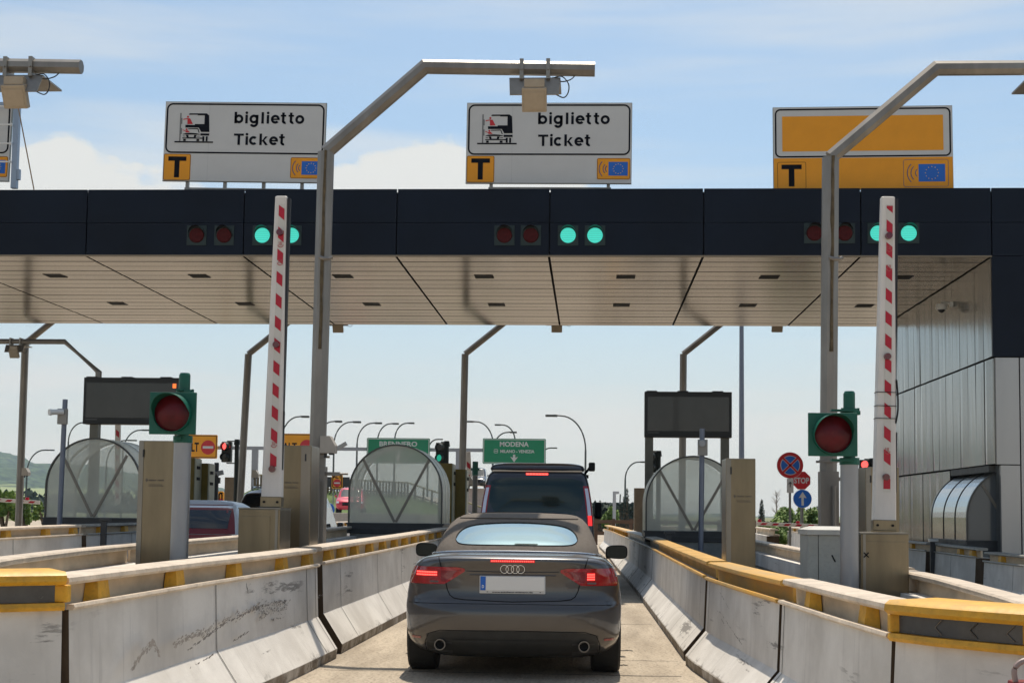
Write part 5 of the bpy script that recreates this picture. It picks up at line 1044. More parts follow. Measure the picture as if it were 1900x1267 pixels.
# cargo glints: two folded bicycles behind the glass
for sx in (-1, 1):
    b_ = thing('bicycle', 'bicycle standing inside the van behind the left half of the rear window' if sx < 0 else 'bicycle standing inside the van behind the right half of the rear window', 'bicycle', (vx + sx * .42, vy + .55, 1.0), group='bicycles in the van'); 
    MT = mat('bike_black', (.02, .02, .02), .3, .6); 
    q = MB(); q.tube([(-.12, 0, .0), (-.05, 0, .35), (.02, 0, .55)], .018); q.tube([(-.05, 0, .35), (.15, 0, .0)], .018); q.tube([(.05, .1, .0), (-.05, .05, .35)], .015); q.build('frame', MT, b_)
    q = MB(); q.tube(smoothc([(-.22, 0, .50), (-.1, .02, .58), (.03, 0, .56), (.16, -.02, .60), (.22, 0, .52)]), .013); q.build('handlebar', mat('bike_metal', (.6, .6, .6), .15, 1), b_)
    q = MB(); q.box((-.13, -.05, .26), (.1, .05, .31), .02); q.build('saddle', MT, b_)
    q = MB(); pts = [(.05 + .26 * cos(a), .08, .05 + .26 * sin(a)) for a in linsp(0, 2 * pi, 30)]; q.tube(pts, .018, up=(0, 1, 0)); q.build('wheel', MT, b_)
# pop-top roof slab
rs = Shell([(2.12, .80), (2.15, .815), (2.2, .79), (2.235, .72), (2.25, .62)], [(2.12, .34), (2.15, .30), (2.2, .33), (2.25, .5)], [(2.12, 2.9), (2.25, 2.6)], [2.115, 2.13, 2.15, 2.18, 2.2, 2.22, 2.235, 2.245, 2.25], R0=.25, R1=.4, n=4)
rs.mesh().build('raised_roof', VP_, t, smooth=50, weld=True)
q = MB(); q.tube([(x, vs_.rear(x * .98, 2.08) + .02, 2.112) for x in linsp(-.76, .76, 16)], .014, 6); q.build('pale_roof_gap', mat('roof_gap_pale', (.7, .62, .52), .4), t)
for s_ in (-1, 1):
    q = MB(); xs_ = [s_ * v for v in linsp(.80, .90, 5)]; 
    def edge(x, z): return interp(vw, z)
    vs = []
    for z in linsp(1.22, 1.86, 10):
        w_ = interp(vw, z)
        for f_ in (.885, .925, .965, 1.0): x = s_ * w_ * f_ * .995; vs.append((x, vs_.rear(x, z) - .008, z))
    q.add(vs, [(4 * j + i, 4 * j + i + 1, 4 * j + 5 + i, 4 * j + 4 + i) for j in range(9) for i in range(3)]); L_ = q.build('tail_light', mat('van_tail', (.30, .01, .02), .2, coat=1), t, smooth=True)
    q = MB(); vs = []
    for z in linsp(1.27, 1.82, 8):
        w_ = interp(vw, z)
        for f_ in (.905, .965): x = s_ * w_ * f_; vs.append((x, vs_.rear(x, z) - .013, z))
    q.add(vs, [(2 * j, 2 * j + 1, 2 * j + 3, 2 * j + 2) for j in range(7)]); q.build('clear_strip', mat('clear_lens', (.60, .62, .74), .2, coat=1), L_)
    q = MB(); vs = []
    for z in linsp(1.19, 1.36, 5):
        w_ = interp(vw, z)
        for f_ in (.90, .97): x = s_ * w_ * f_; vs.append((x, vs_.rear(x, z) - .016, z))
    if s_ > 0: q.add(vs, [(2 * j, 2 * j + 1, 2 * j + 3, 2 * j + 2) for j in range(4)]); q.build('brake_glow', glow('van_brake_red', (.9, .03, .03), .8), L_)
    q = MB(); q.box((s_ * 1.10 - .07, 3.6, 1.30), (s_ * 1.10 + .07, 3.72, 1.62), .04); mr = q.build('door_mirror', mat('mirror_black', (.02, .02, .02)), t); q = MB(); q.tube([(s_ * .98, 3.7, 1.36), (s_ * 1.06, 3.68, 1.38)], .03); q.build('mirror_arm', mat('mirror_black', (.02, .02, .02)), mr)
    for y in (1.0, 4.0): wheel(t, s_ * .84, y, .34, .24, s_)
q = MB(); [q.box((x - .022, vs_.rear(x, 2.06) - .02, 2.045), (x + .022, vs_.rear(x, 2.06) - .004, 2.068), .004) for x in linsp(-.16, .16, 7)]; bk = q.build('third_brake_light', LEDW, t)
q = MB(); q.box((-.19, vs_.rear(0, 2.06) - .012, 2.035), (.19, vs_.rear(0, 2.06) - .001, 2.075), .004); q.build('brake_light_housing', LEDR, bk)
q = MB(); q.tube([(.80, .7, 2.06), (.86, .6, 2.13), (.92, .5, 2.22)], .02); q.box((.88, .42, 2.12), (.99, .62, 2.27), .025); q.box((.82, .55, 2.0), (.88, .65, 2.06), .01); q.build('roof_side_lamp', mat('mirror_black', (.02, .02, .02)), t)
# ---------------- generic small cars
def simple_car(name, label, cat, loc, rz, paint, W=.87, H=1.5, L=4.0, roofpaint=None, glass='dark_glass', suv=False, back=True, zscale=1., tail=None):
    t = thing(name, label, cat, loc, rz=rz); k = H / 1.5
    w = [(.2, .80 * W), (.35, .98 * W), (.7, W), (.9, .97 * W), (.98, .94 * W)]
    bs = Shell(w, [(.2, .1), (.4, 0), (.6, .0), (.7, .05), (.98 * 1, .08)], [(.2, L - .1), (.5, L), (.75, L - .15), (.98, L - .9)], [.2, .28, .35, .45, .6, .7, .8, .88, .94, .98], R0=.35, R1=.6, n=4)
    b = bs.mesh().build('body', [paint], t, smooth=50, weld=True); carve(b, wells((.75, L - .85), .31, W))
    gw = [(.96, .92 * W), (1.2 * k, .85 * W), (1.4 * k, .76 * W), (1.46 * k, .68 * W), (1.5 * k, .45 * W)]
    gs = Shell(gw, [(.96, .07 if not suv else .05), (1.2 * k, .22), (1.4 * k, .36), (1.5 * k, .7)], [(.96, L - .95), (1.4 * k, L - 1.75), (1.5 * k, L - 2.1)], [.96, 1.05, 1.15 * k, 1.25 * k, 1.35 * k, 1.4 * k, 1.43 * k, 1.46 * k, 1.48 * k, 1.5 * k], R0=.25, R1=.4, n=4)
    gs.mesh().build('cabin', [roofpaint or paint], t, smooth=50, weld=True)
    G = mat(glass, (.01, .012, .013), .05, coat=1)
    gs.patch(linsp(-.66 * W, .66 * W, 11), lambda x: 1.02, lambda x: 1.36 * k, .006).build('rear_window', G, t, smooth=True)
    gs.patch(linsp(-.68 * W, .68 * W, 11), lambda x: 1.02, lambda x: 1.38 * k, .006, rear=False).build('windscreen', G, t, smooth=True)
    for s_ in (-1, 1):
        q = MB(); vs = []
        for z in linsp(1.03, 1.36 * k, 4): x = s_ * (interp(gw, z) + .004); vs += [(x, .55 + (z - 1.03) * .6, z), (x, L - 1.35 - (z - 1.03) * 1.6, z)]
        q.add(vs, [(2 * i, 2 * i + 1, 2 * i + 3, 2 * i + 2) for i in range(3)]); q.build('side_window', G, t)
        xx = linsp(.74 * W, .93 * W, 5); xx = [s_ * v for v in xx]; xx = xx[::-1] if s_ < 0 else xx
        bs.patch(xx, lambda x: .74, lambda x: .94, .006).build('tail_light', tail or TAIL, t)
        bs.patch(xx, lambda x: .60, lambda x: .72, .006, rear=False).build('headlight', mat('headlight', (.85, .85, .85), .2), t)
        q = MB(); q.box((s_ * (W + .07) - .07, L - 1.75, .98), (s_ * (W + .07) + .07, L - 1.65, 1.12), .03); q.build('door_mirror', paint, t)
        for y in (.75, L - .85): wheel(t, s_ * (W - .11), y, .31, .2, s_)
    bs.patch(linsp(-.5 * W, .5 * W, 7), lambda x: .45, lambda x: .66, .006, rear=False).build('grille', SEAM, t)
    return t, gs, bs
MAR = mat('maroon_paint', (.12, .008, .012), .35, .2, coat=.25); LB = mat('pale_blue_paint', (.50, .55, .60), .35, .1, coat=.4)
tt, gs, bs = simple_car('hatchback_car', 'maroon tailed hatchback with pale silver roof in the left lane, behind the grey post', 'car', (PX(350, 21.6), 21.6, 0), radians(-1), LB, W=.84, H=1.54, L=3.4, tail=LEDR)
wpatch(gs, .97, .99, 1.47, .022).build('tailgate', MAR, tt, smooth=True); wpatch(bs, .97, .55, .98, .022).build('tailgate_lower', MAR, tt, smooth=True)
gs.patch(linsp(-.62, .62, 11), lambda x: 1.08, lambda x: 1.38, .030).build('tailgate_glass', mat('dark_glass', (.01, .012, .013)), tt, smooth=True)
tt, gs, bs = simple_car('minivan', 'dark people carrier with roof rack and lit brake strip ahead of the maroon hatchback', 'car', (PX(503, 29), 29, 0), radians(0), mat('dark_paint', (.02, .022, .028), .25, .4, coat=.8), W=.93, H=1.86, L=4.6, suv=True)
q = MB()
for s_ in (-1, 1): q.tube([(s_ * .62, .8, 1.84), (s_ * .62, .85, 1.90), (s_ * .62, 2.6, 1.90), (s_ * .62, 2.7, 1.84)], .02)
for y in (1.1, 2.2): q.tube([(-.62, y, 1.905), (.62, y, 1.905)], .015)
q.build('roof_rack', mat('rack_silver', (.5, .5, .5), .3, .8), tt)
q = MB(); q.box((-.2, gs.rear(0, 1.70) - .015, 1.70), (.2, gs.rear(0, 1.70) - .002, 1.72)); q.build('third_brake_light', LEDR, tt)
# ================================================================== BACKGROUND
# raised exit ramp beyond the plaza
RZ = 3.2
rp = MB(); 
pts = [(-60, 95, .01), (-6.5, 92, .01), (-5.5, 170, .01), (-60, 175, .01)]
top = [(-26, 104, 3.2), (-14, 104, 2.7), (-8.0, 100, .9), (-8.2, 166, 1.2), (-14, 165, 2.8), (-26, 165, 3.2)]
low = [(-29, 93, .0), (-13, 92, .0), (-6.2, 90, .0), (-6, 172, .0), (-14, 176, .0), (-29, 178, .0)]
n = 6; rp.add(low + top, [(i, (i + 1) % n, n + (i + 1) % n, n + i) for i in range(n)]); GRS = mat('grass_bank', (.09, .14, .03), .95, var=.5, vscale=.6, col2=(.05, .085, .02), bump=.5, bscale=3)
tag(rp.build('embankment', GRS), kind='structure')
rp = MB(); rp.add([(x, y, z + .02) for x, y, z in top], [(0, 1, 4, 5), (1, 2, 3, 4)]); tag(rp.build('ramp_road', mat('pale_road', (.42, .38, .34), .9, var=.15)), kind='structure')
t = thing('ramp_fence', 'dark guard rail with upright posts along the top of the grass bank', 'fence', (-14, 103.6, 2.7))
def raillerp(u): 
    a, b, c = Vector((-12, 0, .5)), Vector((0, 0, 0)), Vector((6.2, -3.8, -1.9)); return a.lerp(b, u * 1.0 / .85) if u < .85 else b.lerp(c, (u - .85) / .15)
q = MB(); q.tube([raillerp(i / 40) + Vector((0, 0, .95)) for i in range(41)], .07, 6); q.build('top_rail', mat('rail_tan', (.35, .28, .14), .6), t)
q = MB(); q.tube([raillerp(i / 40) + Vector((0, 0, .15)) for i in range(41)], .06, 6); q.build('bottom_rail', mat('rail_brown', (.12, .08, .04), .7), t)
for i in range(60):
    q = MB(); p = raillerp(i / 59); q.box((p.x - .07, p.y - .06, p.z - .2), (p.x + .07, p.y + .06, p.z + .93)); q.build('fence_post', mat('rail_brown', (.12, .08, .04)), t)
tt, gs, bs = simple_car('red_suv', 'coral red car facing us on the exit road left of the centre booth', 'car', (PX(634, 84) , 84, PZ(634, 953, 84) * 0 + .02), pi + .12, mat('coral_paint', (.55, .03, .06), .3, .2, coat=.6), W=.9, H=1.62, L=4.1)
p = P(634, 951, 84); tt.location = (p.x, 88.0, max(.02, p.z))
b_ = MB(); b_.box((p.x - 5, 80, 0), (p.x + 5.5, 92, max(.03, p.z) - .01)); tag(b_.build('raised_road', mat('pale_road', (.42, .38, .34))), kind='structure')
tt, gs, bs = simple_car('dark_suv', 'small dark car on the ramp seen between the post and the van', 'car', (0, 0, 0), pi, mat('dark_paint', (.02, .022, .028)), W=.9, H=1.7, L=4.2); p = P(888, 907, 112); tt.location = (p.x, 112, p.z)
b_ = MB(); pa = P(866, 907, 110); pb_ = P(905, 909, 110); b_.box((pa.x, 109, 0), (pb_.x + 3, 122, p.z - .01)); tag(b_.build('overpass_deck', mat('pale_pink_concrete', (.55, .45, .40), .85, var=.15)), kind='structure')
# sign gantry
Yg = 107.0
gb = P(404, 825, Yg); ge = P(1000, 836, Yg); zb = PZ(850, 834, Yg)
t = thing('sign_gantry', 'grey overhead sign gantry crossing the road beyond the plaza', 'gantry', (PX(470, Yg), Yg + .3, 0)); gx = PX(470, Yg)
GM = mat('gantry_grey', (.30, .30, .32), .5, .5)
q = MB(); q.box((PX(300, Yg) - gx, -.1, zb - .15), (PX(1005, Yg) - gx, .15, zb + .12)); q.build('beam', GM, t)
for px in (470, 850): q = MB(); X = PX(px, Yg) - gx; q.box((X - .24, -.12, 0), (X + .24, .2, zb - .16)); q.build('post', GM, t)
def gsign(px0, px1, py0, py1, label, words, Y=Yg, yellow=False):
    a = P(px0, py0, Y); x1 = PX(px1, Y, py0); z0 = P(px0, py1, Y).z; w_ = x1 - a.x; h = a.z - z0
    t = thing('road_sign', label, 'sign', (a.x, Y, z0)); m = ORANGE if yellow else SGREEN
    q = MB(); q.rrect(0, w_, 0, h, .1, -.04, .04); q.build('sign_board', m, t)
    q = MB(); q.ringrect(.05, w_ - .05, .05, h - .05, .12, .06, -.05, -.041); q.build('border', BLACK if yellow else SIGNW, t)
    for wd in words:
        if wd[0] == 'T': q = MB(); q.text(wd[1], wd[2] * w_, wd[3] * w_, wd[4] * h, wd[5] * h, -.046, bold=.03); q.build('lettering', BLACK if yellow else SIGNW, t)
        if wd[0] == 'A':
            x = wd[1] * w_; z = wd[2] * h; s_ = wd[3] * h; q = MB(); q.prism([(x - .05 * s_ * 3, z + s_ * .5), (x - .15 * s_, z + .1 * s_), (x - .5 * s_, z + .2 * s_), (x, z - s_ * .5), (x + .5 * s_, z + .2 * s_), (x + .15 * s_, z + .1 * s_), (x + .15 * s_, z + s_ * .5)], -.052, -.041); q.build('arrow', SIGNW, t)
        if wd[0] == 'N':
            x = wd[1] * w_; z = wd[2] * h; r = wd[3] * h; q = MB(); q.disc(x, z, r, -.05, -.041); n_ = q.build('no_entry_disc', SRED, t); q = MB(); q.box((x - r * .75, -.056, z - r * .17), (x + r * .75, -.051, z + r * .17)); q.build('white_bar', SIGNW, n_)
        if wd[0] == 'C':
            x = wd[1] * w_; z = wd[2] * h; r = wd[3] * h; q = MB(); q.ringrect(x - r, x + r, z - r, z + r, r * .6, r * .2, -.05, -.041); q.text(wd[4], x - r * .7, x + r * .7, z - r * .35, z + r * .35, -.047, bold=.03); q.build('road_number', SIGNW, t)
    return t
gsign(681, 798, 812, 859, 'green sign reading BRENNERO behind the centre booth', (('T', 'BRENNERO', .20, .80, .68, .87), ('C', .5, .46, .13, 'A22'), ('A', .5, .20, .30)))
gsign(896, 1013, 813, 860, 'green sign reading MODENA above the van', (('T', 'MODENA', .27, .73, .69, .88), ('T', 'MILANO - VENEZIA', .28, .82, .44, .56), ('C', .21, .50, .08, 'A4'), ('A', .5, .22, .30)))
t1_ = gsign(336, 404, 806, 850, 'yellow ALT sign with red disc left of the small traffic light', (('T', 'ALT', .15, .50, .30, .68), ('N', .75, .47, .30)), yellow=True)
t2_ = gsign(513, 590, 804, 848, 'yellow ALT sign partly hidden behind the left bent pole', (('T', 'ALT', .16, .50, .30, .62), ('N', .74, .45, .30)), yellow=True)
t3_ = gsign(616, 636, 879, 906, 'small upright yellow ALT sign on thin posts beside the bank', (('T', 'ALT', .08, .92, .70, .94), ('N', .5, .38, .27)), yellow=True, Y=98)
q = MB(); q.box((-.55, .05, .1), (1.3, .12, .85)); q.build('backboard', DKGREY, t3_)
for x in (.1, .35, .6): q = MB(); q.cyl((x, .1, -4), (x, .1, 0), .04, n=8); q.build('post', GM, t3_)
t4_ = gsign(482, 487, 926, 940, 'tiny yellow sign behind the dark people carrier', (), yellow=True, Y=60) if False else None
t5_ = gsign(404, 416, 911, 934, 'small yellow sign cut by the camera post near the brown cabinet', (('T', 'T', .55, .9, .6, .9), ('N', .6, .2, .22)), yellow=True, Y=58)
q = MB(); q.cyl((.1, .1, -2), (.1, .1, 0), .03, n=8); q.build('post', GM, t5_)
def round_sign(px, py, rpx, Y, label, kind, post=True):
    c = P(px, py, Y); r = rpx * Y / F; t = thing('road_sign', label, 'sign', (c.x, Y, 0))
    if kind == 'nostop':
        q = MB(); q.disc(0, c.z, r, -.02, .01, 40); d = q.build('red_disc', SRED, t)
        q = MB(); q.disc(0, c.z, r * 1.03, .0105, .02, 40); q.build('white_rim', SIGNW, t)
        q = MB(); q.disc(0, c.z, r * .76, -.024, -.021, 40); q.build('white_ring', SIGNW, d); q = MB(); q.disc(0, c.z, r * .71, -.028, -.025, 40); q.build('blue_field', SBLUE, d)
        for a in (pi / 4, -pi / 4):
            q = MB(); q.M = Matrix.Translation((0, 0, c.z)) @ Matrix.Rotation(a, 4, 'Y'); q.box((-r * .74, -.030 - .003 * (a > 0), -r * .11), (r * .74, -.0285 - .003 * (a > 0), r * .11)); q.build('white_edge', SIGNW, d)
            q = MB(); q.M = Matrix.Translation((0, 0, c.z)) @ Matrix.Rotation(a, 4, 'Y'); q.box((-r * .79, -.036, -r * .075), (r * .79, -.0335, r * .075)); q.build('red_bar', SRED, d)
    if kind in ('up', 'down'):
        q = MB(); q.disc(0, c.z, r, -.02, .01, 40); d = q.build('blue_disc', SBLUE, t); q = MB(); q.disc(0, c.z, r * 1.04, .0105, .02, 40); q.build('white_rim', SIGNW, t)
        q = MB(); q.M = Matrix.Translation((0, 0, c.z)) @ Matrix.Rotation(0 if kind == 'up' else radians(135), 4, 'Y'); q.prism([(0, .78 * r), (.44 * r, .08 * r), (.13 * r, .14 * r), (.13 * r, -.75 * r), (-.13 * r, -.75 * r), (-.13 * r, .14 * r), (-.44 * r, .08 * r)], -.026, -.021); q.build('arrow', SIGNW, d)
    if kind == 'stop':
        q = MB(); q.prism([(r * cos(pi / 8 + i * pi / 4), c.z + r * sin(pi / 8 + i * pi / 4)) for i in range(8)], -.02, .01); d = q.build('red_octagon', SRED, t)
        q = MB(); q.prism([(r * 1.05 * cos(pi / 8 + i * pi / 4), c.z + r * 1.05 * sin(pi / 8 + i * pi / 4)) for i in range(8)], .0105, .02); q.build('white_rim', SIGNW, t)
        q = MB(); q.text('STOP', -r * .8, r * .8, c.z - r * .30, c.z + r * .32, -.025, bold=.03); q.build('lettering', SIGNW, d)
    q = MB(); q.cyl((0, .05, 0), (0, .05, c.z + r * .3), .035, n=10); q.build('post', mat('dull_post', (.16, .16, .15), .5, .4), t)
    return t, c, r
tn_, c, r = round_sign(1466, 863, 23.5, 39.5, 'red and blue no stopping sign on a post right of the booth', 'nostop')
q = MB(); w2, h2 = 6 * 39.5 / F, 13 * 39.5 / F; zc = PZ(1466, 901, 39.5); q.box((-w2, -.02, zc - h2), (w2, .01, zc + h2)); pl = q.build('arrow_plate', SIGNW, tn_)
q = MB(); q.tube([(0, -.025, zc - .04), (0, -.025, zc + .10)], .010, 4); q.tube([(-.05, -.025, zc + .05), (0, -.025, zc + .11), (.05, -.025, zc + .05)], .010, 4); q.build('arrow', BLACK, pl)
round_sign(1487, 891, 17, 42, 'red octagonal STOP sign half behind the no stopping sign', 'stop')
round_sign(1489, 925, 16.3, 41.5, 'blue round sign with white up arrow below the STOP sign', 'up')
round_sign(609, 945, 12, 60, 'blue round sign with slanting white arrow by the left pole', 'down')
p = P(1899, 1266, 5.75); t = thing('red_container', 'red container with a curved grey handle at the bottom right corner', 'container', (p.x + .03, 5.8, 0))
q = MB(); q.box((-.06, -.08, 0), (.18, .08, p.z), .015); q.build('casing', mat('container_red', (.16, .01, .01), .5), t)
q = MB(); q.tube(smoothc([(-.045, 0, p.z - .01), (-.05, 0, p.z + .05), (-.01, 0, p.z + .085), (.06, 0, p.z + .08), (.1, 0, p.z)]), .012, 8); q.build('handle', mat('handle_grey', (.30, .22, .2), .5), t)
# small traffic lights past the canopy
def small_light(px, py, px_post, py_top, Y, label, lit, side):
    c = P(px, py, Y); tp_ = P(px_post, py_top, Y); t = thing('traffic_light', label, 'traffic light', (tp_.x, Y, .2), group='small two lamp traffic lights past the canopy'); H = tp_.z - .2; xc = c.x - tp_.x; zc = c.z - .2
    GD = mat('light_darkgreen', (.012, .02, .018), .5)
    q = MB(); q.cyl((0, 0, 0), (0, 0, H), .06, n=12); q.cyl((0, 0, H - .15), (0, 0, H), .09, .07, n=12); q.box((min(0, xc), -.02, zc + .27), (max(0, xc), .02, zc + .30)); q.box((min(0, xc), -.02, zc - .32), (max(0, xc), .02, zc - .29)); q.build('post', GD, t)
    q = MB(); q.box((xc - .13, -.08, zc - .28), (xc + .13, .1, zc + .27), .02); q.build('housing', GD, t)
    for i, z in enumerate((zc + .14, zc - .14)):
        q = MB(); q.cyl((xc, -.08, z), (xc + side * .05, -.22, z), .115, .10, n=18, cap=False); q.build('visor', GD, t, smooth=True)
        m = GD
        if (lit == 'red' and i == 0): m = glow('small_red', (1, .08, .07), 2.0)
        elif (lit == 'green' and i == 1): m = glow('small_green', (.02, .5, .32), .5)
        else: m = mat('lens_off', (.03, .03, .03), .2)
        q = MB(); q.cyl((xc, -.08, z), (xc, -.095, z), .10, n=18); q.build('lens', m, t)
small_light(421, 838, 440, 815, 35.7, 'small traffic light showing red left of the boom', 'red', -1)
small_light(818, 840, 829, 818, 35.7, 'small traffic light with green lamp above the olive cabinets', 'green', -1)
small_light(1604, 872, 1618, 850, 35.7, 'small traffic light showing red left of the right striped boom', 'red', -1)
small_light(1209, 857, 1222, 836, 35.7, 'small dark traffic light between the message board post and the booth', '', -1)
p = P(882, 856, 33); t = thing('capped_post', 'post with dark green cap just left of the van', 'post', (p.x, 33, .2)); q = MB(); q.cyl((0, 0, 0), (0, 0, p.z - .55), .065, n=12); q.build('post', mat('dull_post', (.16, .16, .15)), t); q = MB(); q.cyl((0, 0, p.z - .54), (0, 0, p.z - .2), .075, .07, n=12); q.cyl((0, 0, p.z - .42), (0, 0, p.z - .36), .11, n=12); q.build('cap', CGREEN, t)
p = P(402, 862, 30); t = thing('camera_post', 'dark post with two angled cameras right of the olive cabinets', 'camera post', (p.x, 32, .2), group='slim posts with bullet cameras'); p = P(402, 858, 32); t.location.x = p.x
q = MB(); q.box((-.05, -.03, 0), (.05, .05, p.z - .2), .01); q.box((-.13, -.06, p.z - .70), (.10, .03, p.z - .56)); q.build('post', DKGREY, t)
q = MB(); q.M = Matrix.Translation((-.12, -.1, p.z - .42)) @ Matrix.Rotation(radians(20), 4, 'Y'); q.box((-.17, -.09, -.06), (.14, .03, .05), .012); q.M = Matrix.Translation((.12, -.1, p.z - .45)) @ Matrix.Rotation(radians(-15), 4, 'Y'); q.box((-.07, -.08, -.06), (.09, .0, .05), .01); q.build('camera_body', mat('cam_grey', (.2, .2, .2)), t)
# booms past the canopy
def flatboom(pa, pb, Y, label, lamps=(), th=.10, dz=0):
    a = P(*pa, Y); b = P(*pb, Y); t = thing('barrier_boom', label, 'boom', a, group='distant red and white booms'); v = b - a; v.y = 0; L = v.length; t.rotation_euler = (0, -atan2(v.z, v.x), 0)
    q = MB(); q.box((0, -.03, -th / 2), (L, .03, th / 2), .01); q.build('boom_body', mat('boom_white', (.7, .66, .62)), t)
    q = MB(); x = .1
    while x < L - .2: q.add([(x, -.033, -th * .3), (x + .15, -.033, -th * .3), (x + .22, -.033, th * .3), (x + .07, -.033, th * .3)], [(0, 1, 2, 3)]); x += .32
    q.build('red_stripes', mat('stripe_red', (.46, .005, .025)), t)
    for l in lamps: q = MB(); q.cyl((l * L, 0, th / 2), (l * L, 0, th / 2 + .07), .06, .045, n=12); q.build('warning_lamp', mat('lamp_red', (.6, .01, .03), .3), t)
flatboom((1403, 971), (1528, 976), 38, 'lowered red and white boom right of the steel column', (.05, .62))
flatboom((-60, 924), (74, 932), 36, 'lowered red and white boom at the left edge', (.82,))
flatboom((218, 935), (219, 786), 34, 'upright red and white boom seen beside the left message board', (), .14)
flatboom((872, 900), (868, 838), 36, 'upright boom with lamps just right of the rear pole', (), .14)
flatboom((622, 834), (643, 822), 30, 'tip of a tilted red and white boom beside the beige housing', (), .09)
# lamp posts
def lamp(pxb, px_tip, py_top, Y, label, arc_px=22):
    s_ = 1 if px_tip > pxb else -1; tp_ = P(px_tip, py_top, Y); bx = PX(pxb, Y, 900); t = thing('street_lamp', label, 'street lamp', (bx, Y, 0), group='curved street lamps beyond the toll plaza')
    dx = tp_.x - bx; H = tp_.z; R_ = abs(dx) * .62; r = .085 * max(1, Y / 130)
    q = MB(); q.tube([(0, 0, 0), (0, 0, H - R_ * 1.35)], [r * 1.3, r]); q.build('pole', mat('lamp_grey', (.10, .11, .11), .5, .4), t)
    pts = [(0, 0, H - R_ * 1.35)]
    for i in range(1, 11): a = pi / 2 * i / 10; pts.append((s_ * R_ * (1 - cos(a)), 0, H - R_ * 1.35 + R_ * 1.35 * sin(a)))
    pts.append((dx * .72, 0, H + .03)); q = MB(); q.tube(pts, r * .8); q.build('curved_arm', mat('lamp_grey', (.1, .11, .11)), t)
    q = MB(); q.box((min(dx * .7, dx), -.16, H - .10), (max(dx * .7, dx), .16, H + .10), .05); q.build('lamp_head', mat('lamp_head', (.05, .055, .05), .5), t)
for a in ((49, 101, 835, 200, 'curved street lamp on the left in front of the wooded hill'), (124, 170, 784, 150, 'curved street lamp whose head hides behind the left message board'), (196, 254, 817, 190, 'lower curved street lamp right of the upright far boom'), (226, 279, 798, 165, 'upper curved street lamp running behind the left message board'),
          (521, 574, 773, 125, 'curved street lamp between the left boom and the bent pole'), (588, 635, 782, 128, 'curved street lamp just right of the bent pole'), (618, 670, 783, 130, 'curved street lamp left of the centre booth'), (661, 709, 785, 140, 'curved street lamp rising over the left end of the BRENNERO sign'),
          (699, 740, 786, 150, 'curved street lamp above the letters of the BRENNERO sign'), (731, 769, 785, 160, 'curved street lamp above the right end of the BRENNERO sign'), (793, 822, 815, 210, 'small curved street lamp right of the BRENNERO sign'),
          (914, 864, 782, 150, 'curved street lamp facing left above the MODENA sign'), (955, 918, 788, 170, 'small curved lamp facing left behind the MODENA sign'), (913.5, 959, 802, 150.4, 'curved street lamp facing right above the MODENA sign'), (1000, 1034, 831, 210, 'small lamp head poking out right of the MODENA sign'),
          (1086, 1012, 771, 118, 'tallest curved street lamp, arching left above the van'), (1160, 1200, 857, 170, 'curved street lamp left of the right message board'), (633, 640, 912, 210, 'tiny far lamp by the yellow sign on the bank')): lamp(*a)
p = P(1376, 600, 62); t = thing('lighting_mast', 'tall slim blue-grey mast rising behind the canopy at right', 'mast', (p.x, 62, 0)); q = MB(); q.tube([(0, 0, 0), (0, 0, 11.2)], [.14, .095], 12); q.build('mast', PB, t, smooth=True); q = MB(); q.box((-.5, -.1, 11.2), (.5, .2, 11.5), .02); q.build('floodlight', DKGREY, t)
p = P(1140, 916, 75); t = thing('hook_post', 'pale grey post with a hanging panel in front of the cypresses', 'post', (p.x, 75, 0)); q = MB(); q.box((-.09, -.05, 0), (.09, .05, p.z)); q.box((-.09, -.05, p.z), (.26, .05, p.z + .14)); q.build('post', mat('pale_post', (.40, .42, .45), .5), t); q = MB(); q.M = Matrix.Rotation(radians(3), 4, 'Y'); q.box((.16, -.04, p.z - .55), (.24, .03, p.z)); q.build('panel', mat('pale_post_dark', (.15, .17, .17)), t)
# wooden style fence right of the van
t = thing('brown_fence', 'brown guard fence with posts between the van and the right barrier', 'fence', (PX(1095, 62), 62, 0)); L_ = PX(1600, 62) - PX(1095, 62)
BR = mat('fence_brown', (.13, .075, .045), .7, var=.2)
for z in (.45, .98): q = MB(); q.box((0, -.05, z), (L_, .03, z + .16)); q.build('rail', BR, t)
for i in range(int(L_ / .8)): q = MB(); q.box((i * .8 + .2, .031, 0), (i * .8 + .36, .14, 1.2)); q.build('fence_post', BR, t)
# ------------------------------------------------------------------ vegetation
def leafmass(name, blobs, leaf, n, m, parent, seedv=1, up=False):
    rnd = random.Random(seedv); q = MB()
    for cx_, cy_, cz_, rx, ry, rz_, k in blobs:
        for _ in range(int(n * k)):
            while True:
                a = Vector((rnd.uniform(-1, 1), rnd.uniform(-1, 1), rnd.uniform(-1, 1)))
                if a.length <= 1: break
            a = a.normalized() * (a.length ** .45) * rnd.uniform(.82, 1.08)
            c = Vector((cx_ + a.x * rx, cy_ + a.y * ry, cz_ + a.z * rz_)); l = leaf * rnd.uniform(.6, 1.4)
            u = Vector((rnd.gauss(0, 1), rnd.gauss(0, 1), rnd.gauss(0, .7))).normalized(); v = u.orthogonal().normalized(); v = (v + Vector((0, 0, .8 if up else 0))).normalized()
            q.add([c - u * l * .5, c + v * l * .35, c + u * l * .5, c - v * l * .35], [(0, 1, 2, 3)])
    return q.build(name, m, parent)
LEAF = mat('leaf_green', (.16, .24, .04), .6, var=.5, vscale=1.2, col2=(.08, .15, .02)); CYP = mat('cypress_green', (.022, .042, .028), .8, var=.4, vscale=1.5); FAR = mat('far_wood', (.035, .06, .03), .9, var=.45, vscale=.02)
BARK = mat('bark', (.12, .09, .06), .9)
